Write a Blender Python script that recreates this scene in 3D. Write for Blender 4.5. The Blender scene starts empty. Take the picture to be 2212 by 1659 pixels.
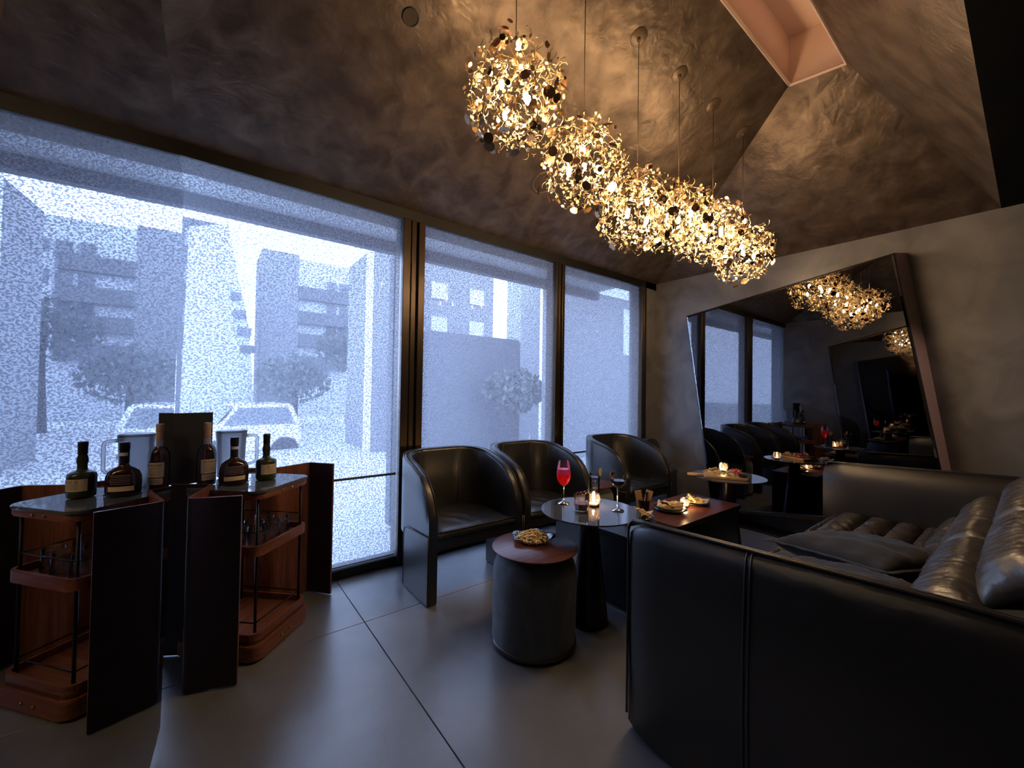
import bpy, bmesh, math, random
from mathutils import Vector, Matrix, noise, Euler
S = bpy.context.scene
COL = S.collection
PI = math.pi
# ------------------------------------------------------------------ camera, sky, exposure
cam_d = bpy.data.cameras.new('camera'); cam = bpy.data.objects.new('camera', cam_d); COL.objects.link(cam)
cam_d.sensor_fit = 'HORIZONTAL'; cam_d.sensor_width = 36.0; cam_d.lens = 868.4 / 2212 * 36.0
cam_d.clip_start = 0.02; cam_d.clip_end = 200
def cam_axes(yaw=.91593, pitch=.01826, roll=.0153):
    u = Vector((math.sin(yaw), 0, math.cos(yaw))); v = Vector((-math.cos(yaw), 0, math.sin(yaw))); z = Vector((0, 1, 0))
    cp, sp, cr, sr = math.cos(pitch), math.sin(pitch), math.cos(roll), math.sin(roll)
    P = Matrix(((1, 0, 0), (0, cp, -sp), (0, sp, cp))); Q = Matrix(((cr, sr, 0), (-sr, cr, 0), (0, 0, 1)))
    M = Q @ P
    return M @ u, M @ v, M @ z
_u, _v, _z = cam_axes()
cam.matrix_world = Matrix(((_u[0], _u[1], -_u[2], 0), (_v[0], _v[1], -_v[2], 0), (_z[0], _z[1], -_z[2], 1.25), (0, 0, 0, 1)))
S.camera = cam
SKY = 5.4           # overcast daylight
BULB = 260.0        # halogen bulbs in the pendants
FLAME = 480.0       # tea lights
w = bpy.data.worlds.new('overcast_sky'); S.world = w; w.use_nodes = True
bg = w.node_tree.nodes['Background']; bg.inputs[0].default_value = (.52, .65, 1.0, 1); bg.inputs[1].default_value = SKY
S.view_settings.view_transform = 'Standard'; S.view_settings.look = 'None'
S.view_settings.gamma = 1.0; S.view_settings.exposure = 1.0; S.view_settings.use_curve_mapping = False
cy = S.cycles
cy.use_denoising = True; cy.max_bounces = 9; cy.diffuse_bounces = 3; cy.glossy_bounces = 6; cy.transmission_bounces = 6
cy.transparent_max_bounces = 24; cy.caustics_reflective = False; cy.caustics_refractive = False
cy.sample_clamp_indirect = 6.0; cy.blur_glossy = 0.5
def portal(name, x0, x1, z0, z1, y):          # lets the sampler find the sky through the window openings; emits nothing itself
    l = bpy.data.lights.new(name, 'AREA'); l.shape = 'RECTANGLE'; l.size = x1 - x0; l.size_y = z1 - z0
    l.cycles.is_portal = True
    o = bpy.data.objects.new(name, l); COL.objects.link(o); o.location = ((x0 + x1) / 2, y, (z0 + z1) / 2)
    o.rotation_euler = (-PI / 2, 0, 0)
portal('window_light', -.3, 1.118, .065, 2.485, 2.93)
portal('window_light', 1.286, 2.634, .065, 2.485, 2.93)
portal('window_light', 2.747, 4.0, .065, 2.485, 2.93)
# ------------------------------------------------------------------ helpers
def B(): return bmesh.new()
def obj(name, bm, mat, parent=None, smooth=False, mats=None, auto=None):
    me = bpy.data.meshes.new(name)
    bmesh.ops.recalc_face_normals(bm, faces=bm.faces[:])
    bm.to_mesh(me); bm.free()
    for m in (mats or [mat]): me.materials.append(m)
    if smooth:
        me.shade_smooth()
        if auto is not None: me.set_sharp_from_angle(angle=math.radians(auto))
    o = bpy.data.objects.new(name, me); COL.objects.link(o)
    if parent: o.parent = parent
    return o
def tag(o, label=None, cat=None, group=None, kind=None):
    if label: o['label'] = label
    if cat: o['category'] = cat
    if group: o['group'] = group
    if kind: o['kind'] = kind
    return o
def thing(name, label, cat, loc=(0, 0, 0), rz=0, group=None):
    o = bpy.data.objects.new(name, None); COL.objects.link(o); o.location = loc; o.rotation_euler = (0, 0, rz); o.empty_display_size = .05
    return tag(o, label, cat, group)
def dup(root, loc, rz, label, group=None):
    r = root.copy(); COL.objects.link(r); r.location = loc; r.rotation_euler = (0, 0, rz); r['label'] = label
    if group: r['group'] = group
    for ch in list(root.children):
        c = ch.copy(); COL.objects.link(c); c.parent = r
        for g in ch.children:
            d = g.copy(); COL.objects.link(d); d.parent = c
    return r
def box(bm, c, s, r=0, seg=2, M=None):
    g = bmesh.ops.create_cube(bm, size=1.0); vs = g['verts']
    for v in vs: v.co = Vector((v.co.x * s[0] + c[0], v.co.y * s[1] + c[1], v.co.z * s[2] + c[2]))
    if r > 0:
        es = list({e for v in vs for e in v.link_edges})
        g2 = bmesh.ops.bevel(bm, geom=es, offset=r, segments=seg, profile=.5, affect='EDGES')
        vs = list({v for f in g2['faces'] for v in f.verts} | {v for v in vs if v.is_valid})
    if M is not None:
        for v in vs: v.co = M @ v.co
    return vs
def b2(bm, x0, x1, y0, y1, z0, z1, r=0, seg=2): return box(bm, ((x0 + x1) / 2, (y0 + y1) / 2, (z0 + z1) / 2), (abs(x1 - x0), abs(y1 - y0), abs(z1 - z0)), r, seg)
def lathe(bm, prof, seg=32, c=(0, 0, 0), M=None):
    rings = []
    for r, z in prof:
        if r < 1e-6: rings.append([bm.verts.new((c[0], c[1], c[2] + z))])
        else: rings.append([bm.verts.new((c[0] + r * math.cos(2 * PI * i / seg), c[1] + r * math.sin(2 * PI * i / seg), c[2] + z)) for i in range(seg)])
    for a, b in zip(rings, rings[1:]):
        for i in range(seg):
            j = (i + 1) % seg
            if len(a) == 1 and len(b) == 1: continue
            if len(a) == 1: bm.faces.new((a[0], b[i], b[j]))
            elif len(b) == 1: bm.faces.new((a[i], a[j], b[0]))
            else: bm.faces.new((a[i], a[j], b[j], b[i]))
    if M is not None:
        for rg in rings:
            for v in rg: v.co = M @ v.co
    return rings
def tube(bm, pts, r, seg=8, cap=True, rad=None):
    pts = [Vector(p) for p in pts]; n = len(pts); rings = []
    up = None
    for i, p in enumerate(pts):
        t = (pts[min(i + 1, n - 1)] - pts[max(i - 1, 0)]).normalized()
        if up is None:
            up = Vector((0, 0, 1)) if abs(t.z) < .9 else Vector((1, 0, 0))
        a = t.cross(up)
        if a.length < 1e-5: a = t.cross(Vector((1, 0, 0)))
        a.normalize(); b = a.cross(t).normalized(); up = b
        rr = rad[i] if rad else r
        rings.append([bm.verts.new(p + a * rr * math.cos(2 * PI * k / seg) + b * rr * math.sin(2 * PI * k / seg)) for k in range(seg)])
    for A, C in zip(rings, rings[1:]):
        for k in range(seg): bm.faces.new((A[k], A[(k + 1) % seg], C[(k + 1) % seg], C[k]))
    if cap:
        bm.faces.new(rings[0]); bm.faces.new(rings[-1][::-1])
def prism(bm, poly, z0, z1, M=None):      # polygon in xy, extruded in z
    a = [bm.verts.new((x, y, z0)) for x, y in poly]; b = [bm.verts.new((x, y, z1)) for x, y in poly]
    n = len(poly)
    for i in range(n): bm.faces.new((a[i], a[(i + 1) % n], b[(i + 1) % n], b[i]))
    bm.faces.new(a[::-1]); bm.faces.new(b)
    if M is not None:
        for v in a + b: v.co = M @ v.co
def poly(bm, pts):
    return bm.faces.new([bm.verts.new(p) for p in pts])
def rrect(w, d, r, seg=5, cx=0, cy_=0):   # rounded rectangle outline, centred
    out = []
    for (sx, sy, a0) in ((1, 1, 0), (-1, 1, 90), (-1, -1, 180), (1, -1, 270)):
        for k in range(seg + 1):
            a = math.radians(a0 + 90 * k / seg)
            out.append((cx + sx * (w / 2 - r) + r * math.cos(a), cy_ + sy * (d / 2 - r) + r * math.sin(a)))
    return out
def smooth_path(pts, r=.03, seg=6):       # round the bends of a polyline
    pts = [Vector(p) for p in pts]; out = [pts[0]]
    for i in range(1, len(pts) - 1):
        a, b, c = pts[i - 1], pts[i], pts[i + 1]
        d1 = (a - b).normalized(); d2 = (c - b).normalized(); rr = min(r, (a - b).length * .45, (c - b).length * .45)
        p, q = b + d1 * rr, b + d2 * rr
        for k in range(seg + 1):
            t = k / seg; out.append(p * (1 - t) ** 2 + b * 2 * t * (1 - t) + q * t * t)
    out.append(pts[-1]); return out
# ------------------------------------------------------------------ materials
def mat(name, col, rough=.5, metal=0.0, spec=.5, bump=None, var=None, coat=0.0, sheen=0.0, emit=None, trans=0, aniso=None):
    m = bpy.data.materials.new(name); m.use_nodes = True; nt = m.node_tree; p = nt.nodes['Principled BSDF']
    p.inputs['Base Color'].default_value = (*col, 1); p.inputs['Roughness'].default_value = rough; p.inputs['Metallic'].default_value = metal
    p.inputs['Specular IOR Level'].default_value = spec; p.inputs['Coat Weight'].default_value = coat; p.inputs['Sheen Weight'].default_value = sheen
    if emit: p.inputs['Emission Color'].default_value = (*emit[0], 1); p.inputs['Emission Strength'].default_value = emit[1]
    tc = None
    if bump or var:
        tc = nt.nodes.new('ShaderNodeTexCoord')
    def nz(scale, detail=4, stretch=None, dist=0):
        n = nt.nodes.new('ShaderNodeTexNoise'); n.inputs['Scale'].default_value = scale; n.inputs['Detail'].default_value = detail; n.inputs['Distortion'].default_value = dist
        if stretch:
            mp = nt.nodes.new('ShaderNodeMapping'); mp.inputs['Scale'].default_value = stretch
            nt.links.new(tc.outputs['Object'], mp.inputs[0]); nt.links.new(mp.outputs[0], n.inputs[0])
        else: nt.links.new(tc.outputs['Object'], n.inputs[0])
        return n
    if var:    # (scale, colour2, lo, hi, stretch, distortion)
        n = nz(var[0], 5, var[4] if len(var) > 4 else None, var[5] if len(var) > 5 else 0)
        r = nt.nodes.new('ShaderNodeValToRGB'); r.color_ramp.elements[0].position = var[2]; r.color_ramp.elements[1].position = var[3]
        r.color_ramp.elements[0].color = (*col, 1); r.color_ramp.elements[1].color = (*var[1], 1)
        nt.links.new(n.outputs[0], r.inputs[0]); nt.links.new(r.outputs[0], p.inputs['Base Color'])
    if bump:   # (scale, strength, distance, stretch, distortion)
        n = nz(bump[0], 4, bump[3] if len(bump) > 3 else None, bump[4] if len(bump) > 4 else 0)
        bn = nt.nodes.new('ShaderNodeBump'); bn.inputs['Strength'].default_value = bump[1]; bn.inputs['Distance'].default_value = bump[2]
        nt.links.new(n.outputs[0], bn.inputs['Height']); nt.links.new(bn.outputs[0], p.inputs['Normal'])
    return m
def glassy(name, tint=(1, 1, 1), rough=.02, ior=1.45, boost=1.0, body=None):    # thin clear glass: see-through with a fresnel sheen
    m = bpy.data.materials.new(name); m.use_nodes = True; nt = m.node_tree; nt.nodes.clear()
    o = nt.nodes.new('ShaderNodeOutputMaterial'); mx = nt.nodes.new('ShaderNodeMixShader')
    t = nt.nodes.new('ShaderNodeBsdfTransparent'); t.inputs[0].default_value = (*tint, 1)
    g = nt.nodes.new('ShaderNodeBsdfGlossy'); g.inputs['Roughness'].default_value = rough
    f = nt.nodes.new('ShaderNodeFresnel'); f.inputs[0].default_value = ior
    k = nt.nodes.new('ShaderNodeMath'); k.operation = 'MULTIPLY'; k.inputs[1].default_value = boost; k.use_clamp = True
    nt.links.new(f.outputs[0], k.inputs[0]); nt.links.new(k.outputs[0], mx.inputs[0]); nt.links.new(g.outputs[0], mx.inputs[2]); nt.links.new(mx.outputs[0], o.inputs[0])
    if body:
        d = nt.nodes.new('ShaderNodeBsdfTranslucent'); d.inputs[0].default_value = (*body[0], 1)
        d2 = nt.nodes.new('ShaderNodeMixShader'); d2.inputs[0].default_value = body[1]
        nt.links.new(t.outputs[0], d2.inputs[1]); nt.links.new(d.outputs[0], d2.inputs[2]); nt.links.new(d2.outputs[0], mx.inputs[1])
    else: nt.links.new(t.outputs[0], mx.inputs[1])
    return m
def emitter(name, col, strength):
    m = bpy.data.materials.new(name); m.use_nodes = True; nt = m.node_tree; nt.nodes.clear()
    o = nt.nodes.new('ShaderNodeOutputMaterial'); e = nt.nodes.new('ShaderNodeEmission'); e.inputs[0].default_value = (*col, 1); e.inputs[1].default_value = strength
    nt.links.new(e.outputs[0], o.inputs[0]); return m
def blind_mat():      # perforated screen weave: a mottled mix of open mesh and yarn
    m = bpy.data.materials.new('screen_fabric'); m.use_nodes = True; nt = m.node_tree; nt.nodes.clear()
    o = nt.nodes.new('ShaderNodeOutputMaterial'); mx = nt.nodes.new('ShaderNodeMixShader'); L = nt.links.new
    t = nt.nodes.new('ShaderNodeBsdfTransparent'); t.inputs[0].default_value = (.95, .97, 1, 1)
    y = nt.nodes.new('ShaderNodeAddShader')
    d = nt.nodes.new('ShaderNodeBsdfDiffuse'); d.inputs[0].default_value = (.10, .105, .12, 1)
    tl = nt.nodes.new('ShaderNodeBsdfTranslucent'); tl.inputs[0].default_value = (.15, .155, .185, 1)
    L(d.outputs[0], y.inputs[0]); L(tl.outputs[0], y.inputs[1])
    tc = nt.nodes.new('ShaderNodeTexCoord'); mp = nt.nodes.new('ShaderNodeMapping'); mp.inputs['Scale'].default_value = (1, 1, 1.25)
    n = nt.nodes.new('ShaderNodeTexNoise'); n.inputs['Scale'].default_value = 92; n.inputs['Detail'].default_value = 1.5; n.inputs['Distortion'].default_value = .5
    r = nt.nodes.new('ShaderNodeValToRGB'); r.color_ramp.elements[0].position = .44; r.color_ramp.elements[1].position = .54
    r.color_ramp.elements[0].color = (.90, .90, .90, 1); r.color_ramp.elements[1].color = (.44, .44, .44, 1)
    L(tc.outputs['Object'], mp.inputs[0]); L(mp.outputs[0], n.inputs[0]); L(n.outputs[0], r.inputs[0]); L(r.outputs[0], mx.inputs[0])
    L(t.outputs[0], mx.inputs[1]); L(y.outputs[0], mx.inputs[2]); L(mx.outputs[0], o.inputs[0])
    return m
def wood(name, c1, c2, rough=.38, stretch=(1, 14, 14), scale=3.0):
    return mat(name, c1, rough, var=(scale, c2, .35, .68, stretch, 1.2), bump=(scale * 2, .08, .002, stretch))
M_CEIL = mat('bronze_plaster', (.085, .058, .040), .42, .55, var=(7, (.19, .135, .092), .36, .70, (1, 1, 1), .5), bump=(12, .6, .014, (1, 1, 1), .4))
M_WALL = mat('grey_plaster', (.130, .122, .117), .46, .25, .9, var=(3.0, (.225, .212, .203), .36, .7, (1, 1, 1), 1.0), bump=(9, .18, .006, (1, 1, 1), 1.2))
M_BLACK = mat('matt_black_paint', (.004, .004, .004), .9, spec=.1)
M_FLOOR = mat('slate_tile', (.185, .185, .195), .30, 0, 1.0, var=(6, (.235, .235, .245), .3, .75), bump=(60, .25, .002))
M_GROUT = mat('dark_grout', (.02, .02, .022), .8)
M_FRAME = mat('bronze_anodised_frame', (.05, .035, .024), .32, .75)
M_FRAMEDARK = mat('black_frame', (.008, .007, .007), .5, .2)
M_BLIND = blind_mat()
M_PANE = glassy('window_glass', (.93, .96, .97), .0, 1.45, .6)
M_MIRROR = mat('smoked_mirror', (.23, .23, .245), .0, 1.0)
M_MIRROR2 = mat('smoked_mirror_bright', (.42, .43, .46), .0, 1.0)
M_COPPER = mat('rose_copper_panel', (.60, .40, .34), .55, .0, bump=(30, .05, .002))
M_SLOT = mat('brown_copper_lining', (.66, .47, .36), .5, .0, bump=(30, .05, .002))
M_LEATHER = mat('black_leather', (.015, .0145, .0145), .36, 0, 1.0, bump=(220, .09, .0015))
M_SOFA = mat('black_sofa_leather', (.009, .0085, .0085), .36, 0, .7, bump=(160, .1, .0015))
M_PAD = mat('soft_sofa_leather', (.034, .027, .020), .40, 0, 1.0, bump=(90, .25, .003), coat=.15)
M_PIPING = mat('leather_piping', (.02, .019, .019), .32, 0, .6)
M_VELVET = mat('charcoal_velvet', (.11, .125, .138), .8, 0, .2, sheen=.5, var=(7, (.17, .19, .21), .42, .66, (1, 1, .6), 1.5))
M_FABRIC = mat('charcoal_cotton', (.035, .035, .038), .85, 0, .2, sheen=.15, bump=(300, .2, .001))
M_WALNUT = wood('walnut_veneer', (.16, .048, .022), (.30, .105, .05))
M_WALNUTV = wood('walnut_veneer_upright', (.12, .036, .018), (.24, .082, .042), .36, (14, 14, 1))
M_WALNUTTOP = wood('walnut_top', (.085, .022, .015), (.17, .055, .034), .3, (1.5, 16, 16), 2.5)
M_BURGUNDY = mat('burgundy_laminate', (.020, .007, .012), .34, 0, .5)
M_PEDESTAL = mat('dark_bronze_metal', (.035, .028, .026), .3, .8)
M_TABLEMETAL = mat('blackened_steel', (.020, .021, .025), .38, .5)
M_TOPGLASS = mat('grey_marble_glass_top', (.065, .068, .076), .05, 0, .8, var=(60, (.085, .09, .10), .3, .75))
M_CARTTOP = mat('grey_green_stone_top', (.10, .115, .11), .05, 0, .7, var=(6, (.15, .165, .16), .4, .7, (1, 1, 1), 1.5))
M_ROD = mat('black_rod', (.006, .006, .007), .4, .5)
M_BRASS = mat('brass', (.75, .48, .2), .25, 1)
M_GOLD = mat('gold_foil', (.98, .74, .38), .30, .6)
M_GOLDDARK = mat('gold_disc', (.34, .21, .12), .26, 1.0)
M_CABLE = mat('bronze_cable', (.16, .11, .07), .45, .6)
M_BULB = emitter('halogen_bulb', (1, .70, .40), BULB)
M_FLAME = emitter('candle_flame', (1, .62, .28), FLAME)
M_GLASS = glassy('clear_glass', (.985, .985, .99), .03, 1.5, 2.0)
M_CRYSTAL = glassy('cut_crystal', (.96, .95, .93), .04, 1.6, 3.0, ((1, .72, .45), .05))
M_FROST = glassy('frosted_jug', (.93, .94, .95), .3, 1.45, 1.0, ((.92, .92, .94), .6))
M_WAX = mat('candle_wax', (.92, .80, .62), .5)
# ------------------------------------------------------------------ room shell
def struct(o, label=None): return tag(o, label, None, None, 'structure')
WV, UE, UO, SL = 2.777, 4.30, -.32, .483
def zA(v): return 2.565 + SL * (WV - v)
fl = B(); b2(fl, UO - .1, UE + .1, -1.5, 2.95, -.12, -.012)
floor = struct(obj('floor', fl, M_GROUT), 'dark grey large-format tiled floor')
xs = [UO, .716, 1.916, 3.116, 4.055]; ys = [-1.4, -.2, 2.2, 2.86]
for i in range(4):
    for j in range(3):
        t = B(); b2(t, xs[i] + .0018, xs[i + 1] - .0018, ys[j] + .0018, ys[j + 1] - .0018, -.0125, 0, .0012, 1)
        obj('tile', t, M_FLOOR, floor)
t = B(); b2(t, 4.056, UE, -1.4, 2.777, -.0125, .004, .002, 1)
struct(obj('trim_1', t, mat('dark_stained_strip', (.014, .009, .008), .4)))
# window wall: pier beside the corner, beam over the windows, sill below
t = B(); b2(t, 4.09, UE + .12, WV, 3.0, 0, 2.70); struct(obj('wall_window', t, M_WALL))
t = B(); b2(t, UO - .1, UE + .1, WV, 3.0, 2.487, 2.72); struct(obj('trim_2', t, M_FRAMEDARK), 'black beam over the windows')
t = B(); b2(t, UE, UE + .12, -1.5, 3.0, 0, 2.60); struct(obj('wall_end', t, M_WALL))
t = B(); b2(t, UO - .12, UO, -1.5, 3.0, 0, 2.60); struct(obj('wall_opposite', t, M_WALL))
t = B(); b2(t, UO - .1, UE + .1, -1.52, -1.4, 0, 2.62); struct(obj('wall_sofa', t, M_WALL))
P1, P2, P3, P4 = (3.18, 1.029, zA(1.029)), (3.23, .727, 3.395), (.52, 1.029, zA(1.029)), (.52, .727, 3.395)
ce = bpy.data.objects.new('ceiling', None); COL.objects.link(ce); struct(ce, 'faceted bronze plaster ceiling with a copper-lined slot')
def facet(name, pts, m, th=.03):
    bm = B(); n = (Vector(pts[1]) - Vector(pts[0])).cross(Vector(pts[2]) - Vector(pts[0])).normalized()
    if n.z < 0: n = -n
    a = [bm.verts.new(p) for p in pts]; c = [bm.verts.new(Vector(p) + n * th) for p in pts]; k = len(pts)
    bm.faces.new(a); bm.faces.new(c[::-1])
    for i in range(k): bm.faces.new((a[i], a[(i + 1) % k], c[(i + 1) % k], c[i]))
    return obj(name, bm, m, ce)
c0, c1 = (UO, WV, 2.565), (UE, WV, 2.565); s0, s1 = (UO, .136, 2.555), (UE, .136, 2.555)
facet('ceiling_facet', [c0, c1, P1, P3], M_CEIL)          # window side
facet('ceiling_facet', [c1, s1, P2, P1], M_CEIL)          # end
facet('ceiling_facet', [s1, s0, P4, P2], M_CEIL)          # sofa side
facet('ceiling_facet', [s0, c0, P3, P4], M_CEIL)          # opposite end
facet('ceiling_soffit', [(UO - .1, .136, 2.553), (UE + .1, .136, 2.553), (UE + .1, -1.5, 2.553), (UO - .1, -1.5, 2.553)], M_BLACK)
# recessed slot with copper sides
t = B(); h = .34
q = [P1, P3, P4, P2]
lo = [t.verts.new(p) for p in q]; hi = [t.verts.new((p[0], p[1], 3.40 + h)) for p in q]
for i in range(4): t.faces.new((lo[i], lo[(i + 1) % 4], hi[(i + 1) % 4], hi[i]))
t.faces.new(hi); obj('slot_lining', t, M_SLOT, ce)
t = B()
for a, b_ in ((P1, P3), (P4, P2), (P2, P1)): tube(t, [Vector(a) + Vector((0, 0, -.004)), Vector(b_) + Vector((0, 0, -.004))], .011, 4)
obj('slot_edge_trim', t, M_SLOT, ce)
cl = bpy.data.lights.new('added_slot_light', 'AREA'); cl.shape = 'RECTANGLE'; cl.size = 2.5; cl.size_y = .02; cl.energy = .55; cl.color = (1, .68, .48)
co = bpy.data.objects.new('added_slot_light', cl); COL.objects.link(co); co.location = (1.86, .765, 3.46); co.rotation_euler = (PI - .25, 0, 0)      # light added inside the ceiling slot to brighten its lining, shining up
# windows: three panes with a screen blind each
spans = [(UO, 1.118), (1.286, 2.634), (2.747, 4.0)]
for k, (x0, x1) in enumerate(spans):
    wn = bpy.data.objects.new('window_%d' % (k + 1), None); COL.objects.link(wn); struct(wn)
    t = B(); b2(t, x0 - .02, x1 + .02, 2.852, 2.858, .05, 2.50); obj('window_pane', t, M_PANE, wn)
    t = B(); b2(t, x0 - .02, x1 + .02, 2.778, 2.90, 0, .064, .004, 1); obj('bottom_rail', t, M_FRAMEDARK, wn)
def bars(name, segs):
    o = bpy.data.objects.new(name, None); COL.objects.link(o); struct(o)
    for (a, b_, y0) in segs:
        t = B(); b2(t, a, b_, y0, 2.90, 0, 2.49, .003, 1); obj('mullion_bar', t, M_FRAME, o)
bars('trim_3', [(1.118, 1.174, 2.757), (1.176, 1.180, 2.785), (1.182, 1.220, 2.762), (1.222, 1.234, 2.79), (1.236, 1.286, 2.757)])
bars('trim_4', [(2.634, 2.672, 2.757), (2.674, 2.678, 2.785), (2.680, 2.702, 2.762), (2.704, 2.712, 2.79), (2.714, 2.747, 2.757)])
bars('trim_5', [(4.0, 4.03, 2.757), (4.032, 4.036, 2.785), (4.038, 4.09, 2.762)])
BL = ['broad translucent grey roller blind over the large left window', 'translucent grey roller blind over the middle window behind two armchairs', 'translucent grey roller blind over the narrow window nearest the corner']
for k, (x0, x1) in enumerate(spans):
    r = thing('roller_blind', BL[k], 'blind', ((x0 + x1) / 2, 2.806, .066), 0, 'roller blinds on the windows'); wd = x1 - x0 - .012
    t = B(); n = 1; poly(t, [(-wd / 2, 0, 0), (wd / 2, 0, 0), (wd / 2, 0, 2.418), (-wd / 2, 0, 2.418)]); obj('screen_fabric', t, M_BLIND, r)
    t = B(); b2(t, -wd / 2, wd / 2, -.006, .004, .573, .589, .003, 1); obj('cross_bar', t, mat('grey_bar', (.09, .1, .12), .5), r)
    t = B(); tube(t, [(-wd / 2, 0, .006), (wd / 2, 0, .006)], .006, 8); obj('hem_bar', t, mat('pale_bar', (.35, .36, .42), .5), r)
# ------------------------------------------------------------------ big faceted mirrors on the two end walls
def mirror(label, front, back, plane, wall, m, name='wall_mirror'):
    fr = [Vector((plane(v), v, z)) for v, z in front]; bk = [Vector((wall, v, z)) for v, z in back]
    r = thing(name, label, 'mirror', (wall, sum(v for v, z in back) / 4, min(z for v, z in back)))
    off = r.location.copy()
    t = B(); a = [t.verts.new(p - off) for p in fr]; c = [t.verts.new(p - off) for p in bk]
    for i in range(4): t.faces.new((a[i], a[(i + 1) % 4], c[(i + 1) % 4], c[i]))
    t.faces.new(c); obj('surround', t, M_COPPER, r)
    cen = sum(fr, Vector()) / 4; nrm = (fr[1] - fr[0]).cross(fr[2] - fr[0]).normalized()
    if (fr[0] - bk[0]).dot(nrm) < 0: nrm = -nrm
    def ring(k, d): return [p + (cen - p).normalized() * k + nrm * d for p in fr]
    t = B(); a = [t.verts.new(p - off) for p in fr]; c = [t.verts.new(p - off) for p in ring(.012, .004)]; 
    for i in range(4): t.faces.new((a[i], a[(i + 1) % 4], c[(i + 1) % 4], c[i]))
    obj('black_edge', t, M_FRAMEDARK, r)
    t = B(); a = [t.verts.new(p - off) for p in ring(.012, .004)]; c = [t.verts.new(p - off) for p in ring(.030, .006)]
    for i in range(4): t.faces.new((a[i], a[(i + 1) % 4], c[(i + 1) % 4], c[i]))
    t.faces.new(c); obj('mirror_glass', t, m, r)
    return r
mirror('large smoked mirror in a rose copper surround, leaning trapezoid behind the black sofa',
       [(2.256, 2.077), (.633, 2.323), (.337, .366), (1.972, .102)], [(2.30, 2.12), (.60, 2.37), (.312, .28), (2.03, .022)], lambda v: 4.05, UE - .001, M_MIRROR)
mirror('tall smoked mirror at the left, reflecting the drinks cart and window',
       [(2.083, 2.067), (.633, 2.44), (.337, .33), (1.84, .060)], [(2.13, 2.11), (.60, 2.48), (.31, .25), (1.90, .02)], lambda v: -.168 + .04 * v, UO + .001, M_MIRROR2)
t = B(); pts = [(4.02, 2.1, .012), (4.035, 1.75, .011), (4.045, 1.5, .008), (4.03, 1.3, .008), (4.0, 1.12, .009), (4.02, .95, .009), (4.05, .8, .009)]
tube(t, smooth_path(pts, .2, 5), .009, 6); tag(obj('power_cable', t, M_ROD, smooth=True), 'black power cable lying on the floor along the foot of the large mirror', 'cable')
# ceiling fittings set in the window-side slope
SLN = Vector((0, -SL, -1)).normalized(); SLM = Matrix.Rotation(-math.atan(SL), 4, 'X')
def on_slope(u, v): return Vector((u, v, zA(v)))
r = thing('ceiling_speaker', 'round bronze ceiling speaker grille set in the sloping plaster, beside the second pendant', 'speaker', on_slope(1.995, 2.24)); r.rotation_euler = (-math.atan(SL), 0, 0)
t = B(); lathe(t, [(.098, .0), (.098, -.008), (.088, -.012), (.083, -.007), (.082, 0)], 40); obj('rim', t, M_CABLE, r, True)
t = B(); lathe(t, [(0, -.006), (.082, -.004)], 40); obj('grille', t, mat('bronze_grille', (.07, .045, .03), .6, .3, bump=(400, .4, .001)), r)
r = thing('downlight', 'small dark recessed downlight at the top edge of the ceiling slope', 'light', on_slope(.745, 1.81)); r.rotation_euler = (-math.atan(SL), 0, 0)
t = B(); lathe(t, [(.040, -.001), (.040, -.005), (.034, -.006), (.033, -.002)], 32); obj('rim', t, M_FRAMEDARK, r, True)
t = B(); lathe(t, [(0, -.0015), (.034, -.0025)], 32); obj('lens', t, mat('dark_lens', (.05, .032, .02), .3), r)
r = thing('added_fill_spot', 'unseen black ceiling spot added over the sofa back to light the side of the large mirror', 'light', (3.55, -.75, 2.55))  # unseen fitting and lamp, added to brighten the side of the mirror surround
t = B(); lathe(t, [(0, 0), (.03, 0), (.032, -.02), (.032, -.09), (.027, -.092), (.026, -.03), (0, -.03)], 20); obj('housing', t, M_FRAMEDARK, r, True, auto=40)
sl = bpy.data.lights.new('added_fill_lamp', 'SPOT'); sl.energy = 9; sl.color = (1, .72, .60); sl.spot_size = .75; sl.spot_blend = .8; sl.shadow_soft_size = .02
so = bpy.data.objects.new('added_fill_lamp', sl); COL.objects.link(so); so.location = (3.55, -.75, 2.43); so.rotation_euler = (Vector((4.15, .45, 1.1)) - Vector((3.55, -.75, 2.43))).to_track_quat('-Z', 'Y').to_euler()
# ------------------------------------------------------------------ street outside, seen through the blinds
t = B(); b2(t, -60, 70, 2.95, 90, -.35, -.15); tag(obj('street', t, mat('pale_paving', (.38, .39, .40), .8, var=(.4, (.52, .53, .54), .35, .65))), 'pale street outside the windows', kind='structure')
M_CONC = mat('grey_facade', (.26, .265, .28), .8); M_CONC2 = mat('pale_facade', (.48, .50, .52), .8); M_DKF = mat('dark_facade', (.13, .135, .15), .7)
M_WIN = mat('facade_glass', (.10, .11, .13), .15, 0, .8)
def canopy():
    r = thing('street_canopy', 'grey canopy fascia running along outside above the windows', 'canopy', (2, 3.6, 2.5))
    t = B(); b2(t, -8, 2.2, -.60, .06, .105, .32); obj('canopy_slab', t, M_CONC2, r)
    t = B(); b2(t, -8, 2.22, -.02, .06, .005, .105); obj('canopy_edge', t, M_DKF, r)
    for x in (-.45,):
        t = B(); b2(t, x - .06, x + .06, .3, .42, -2.6, .1); obj('canopy_post', t, M_DKF, r)
canopy()
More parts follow.
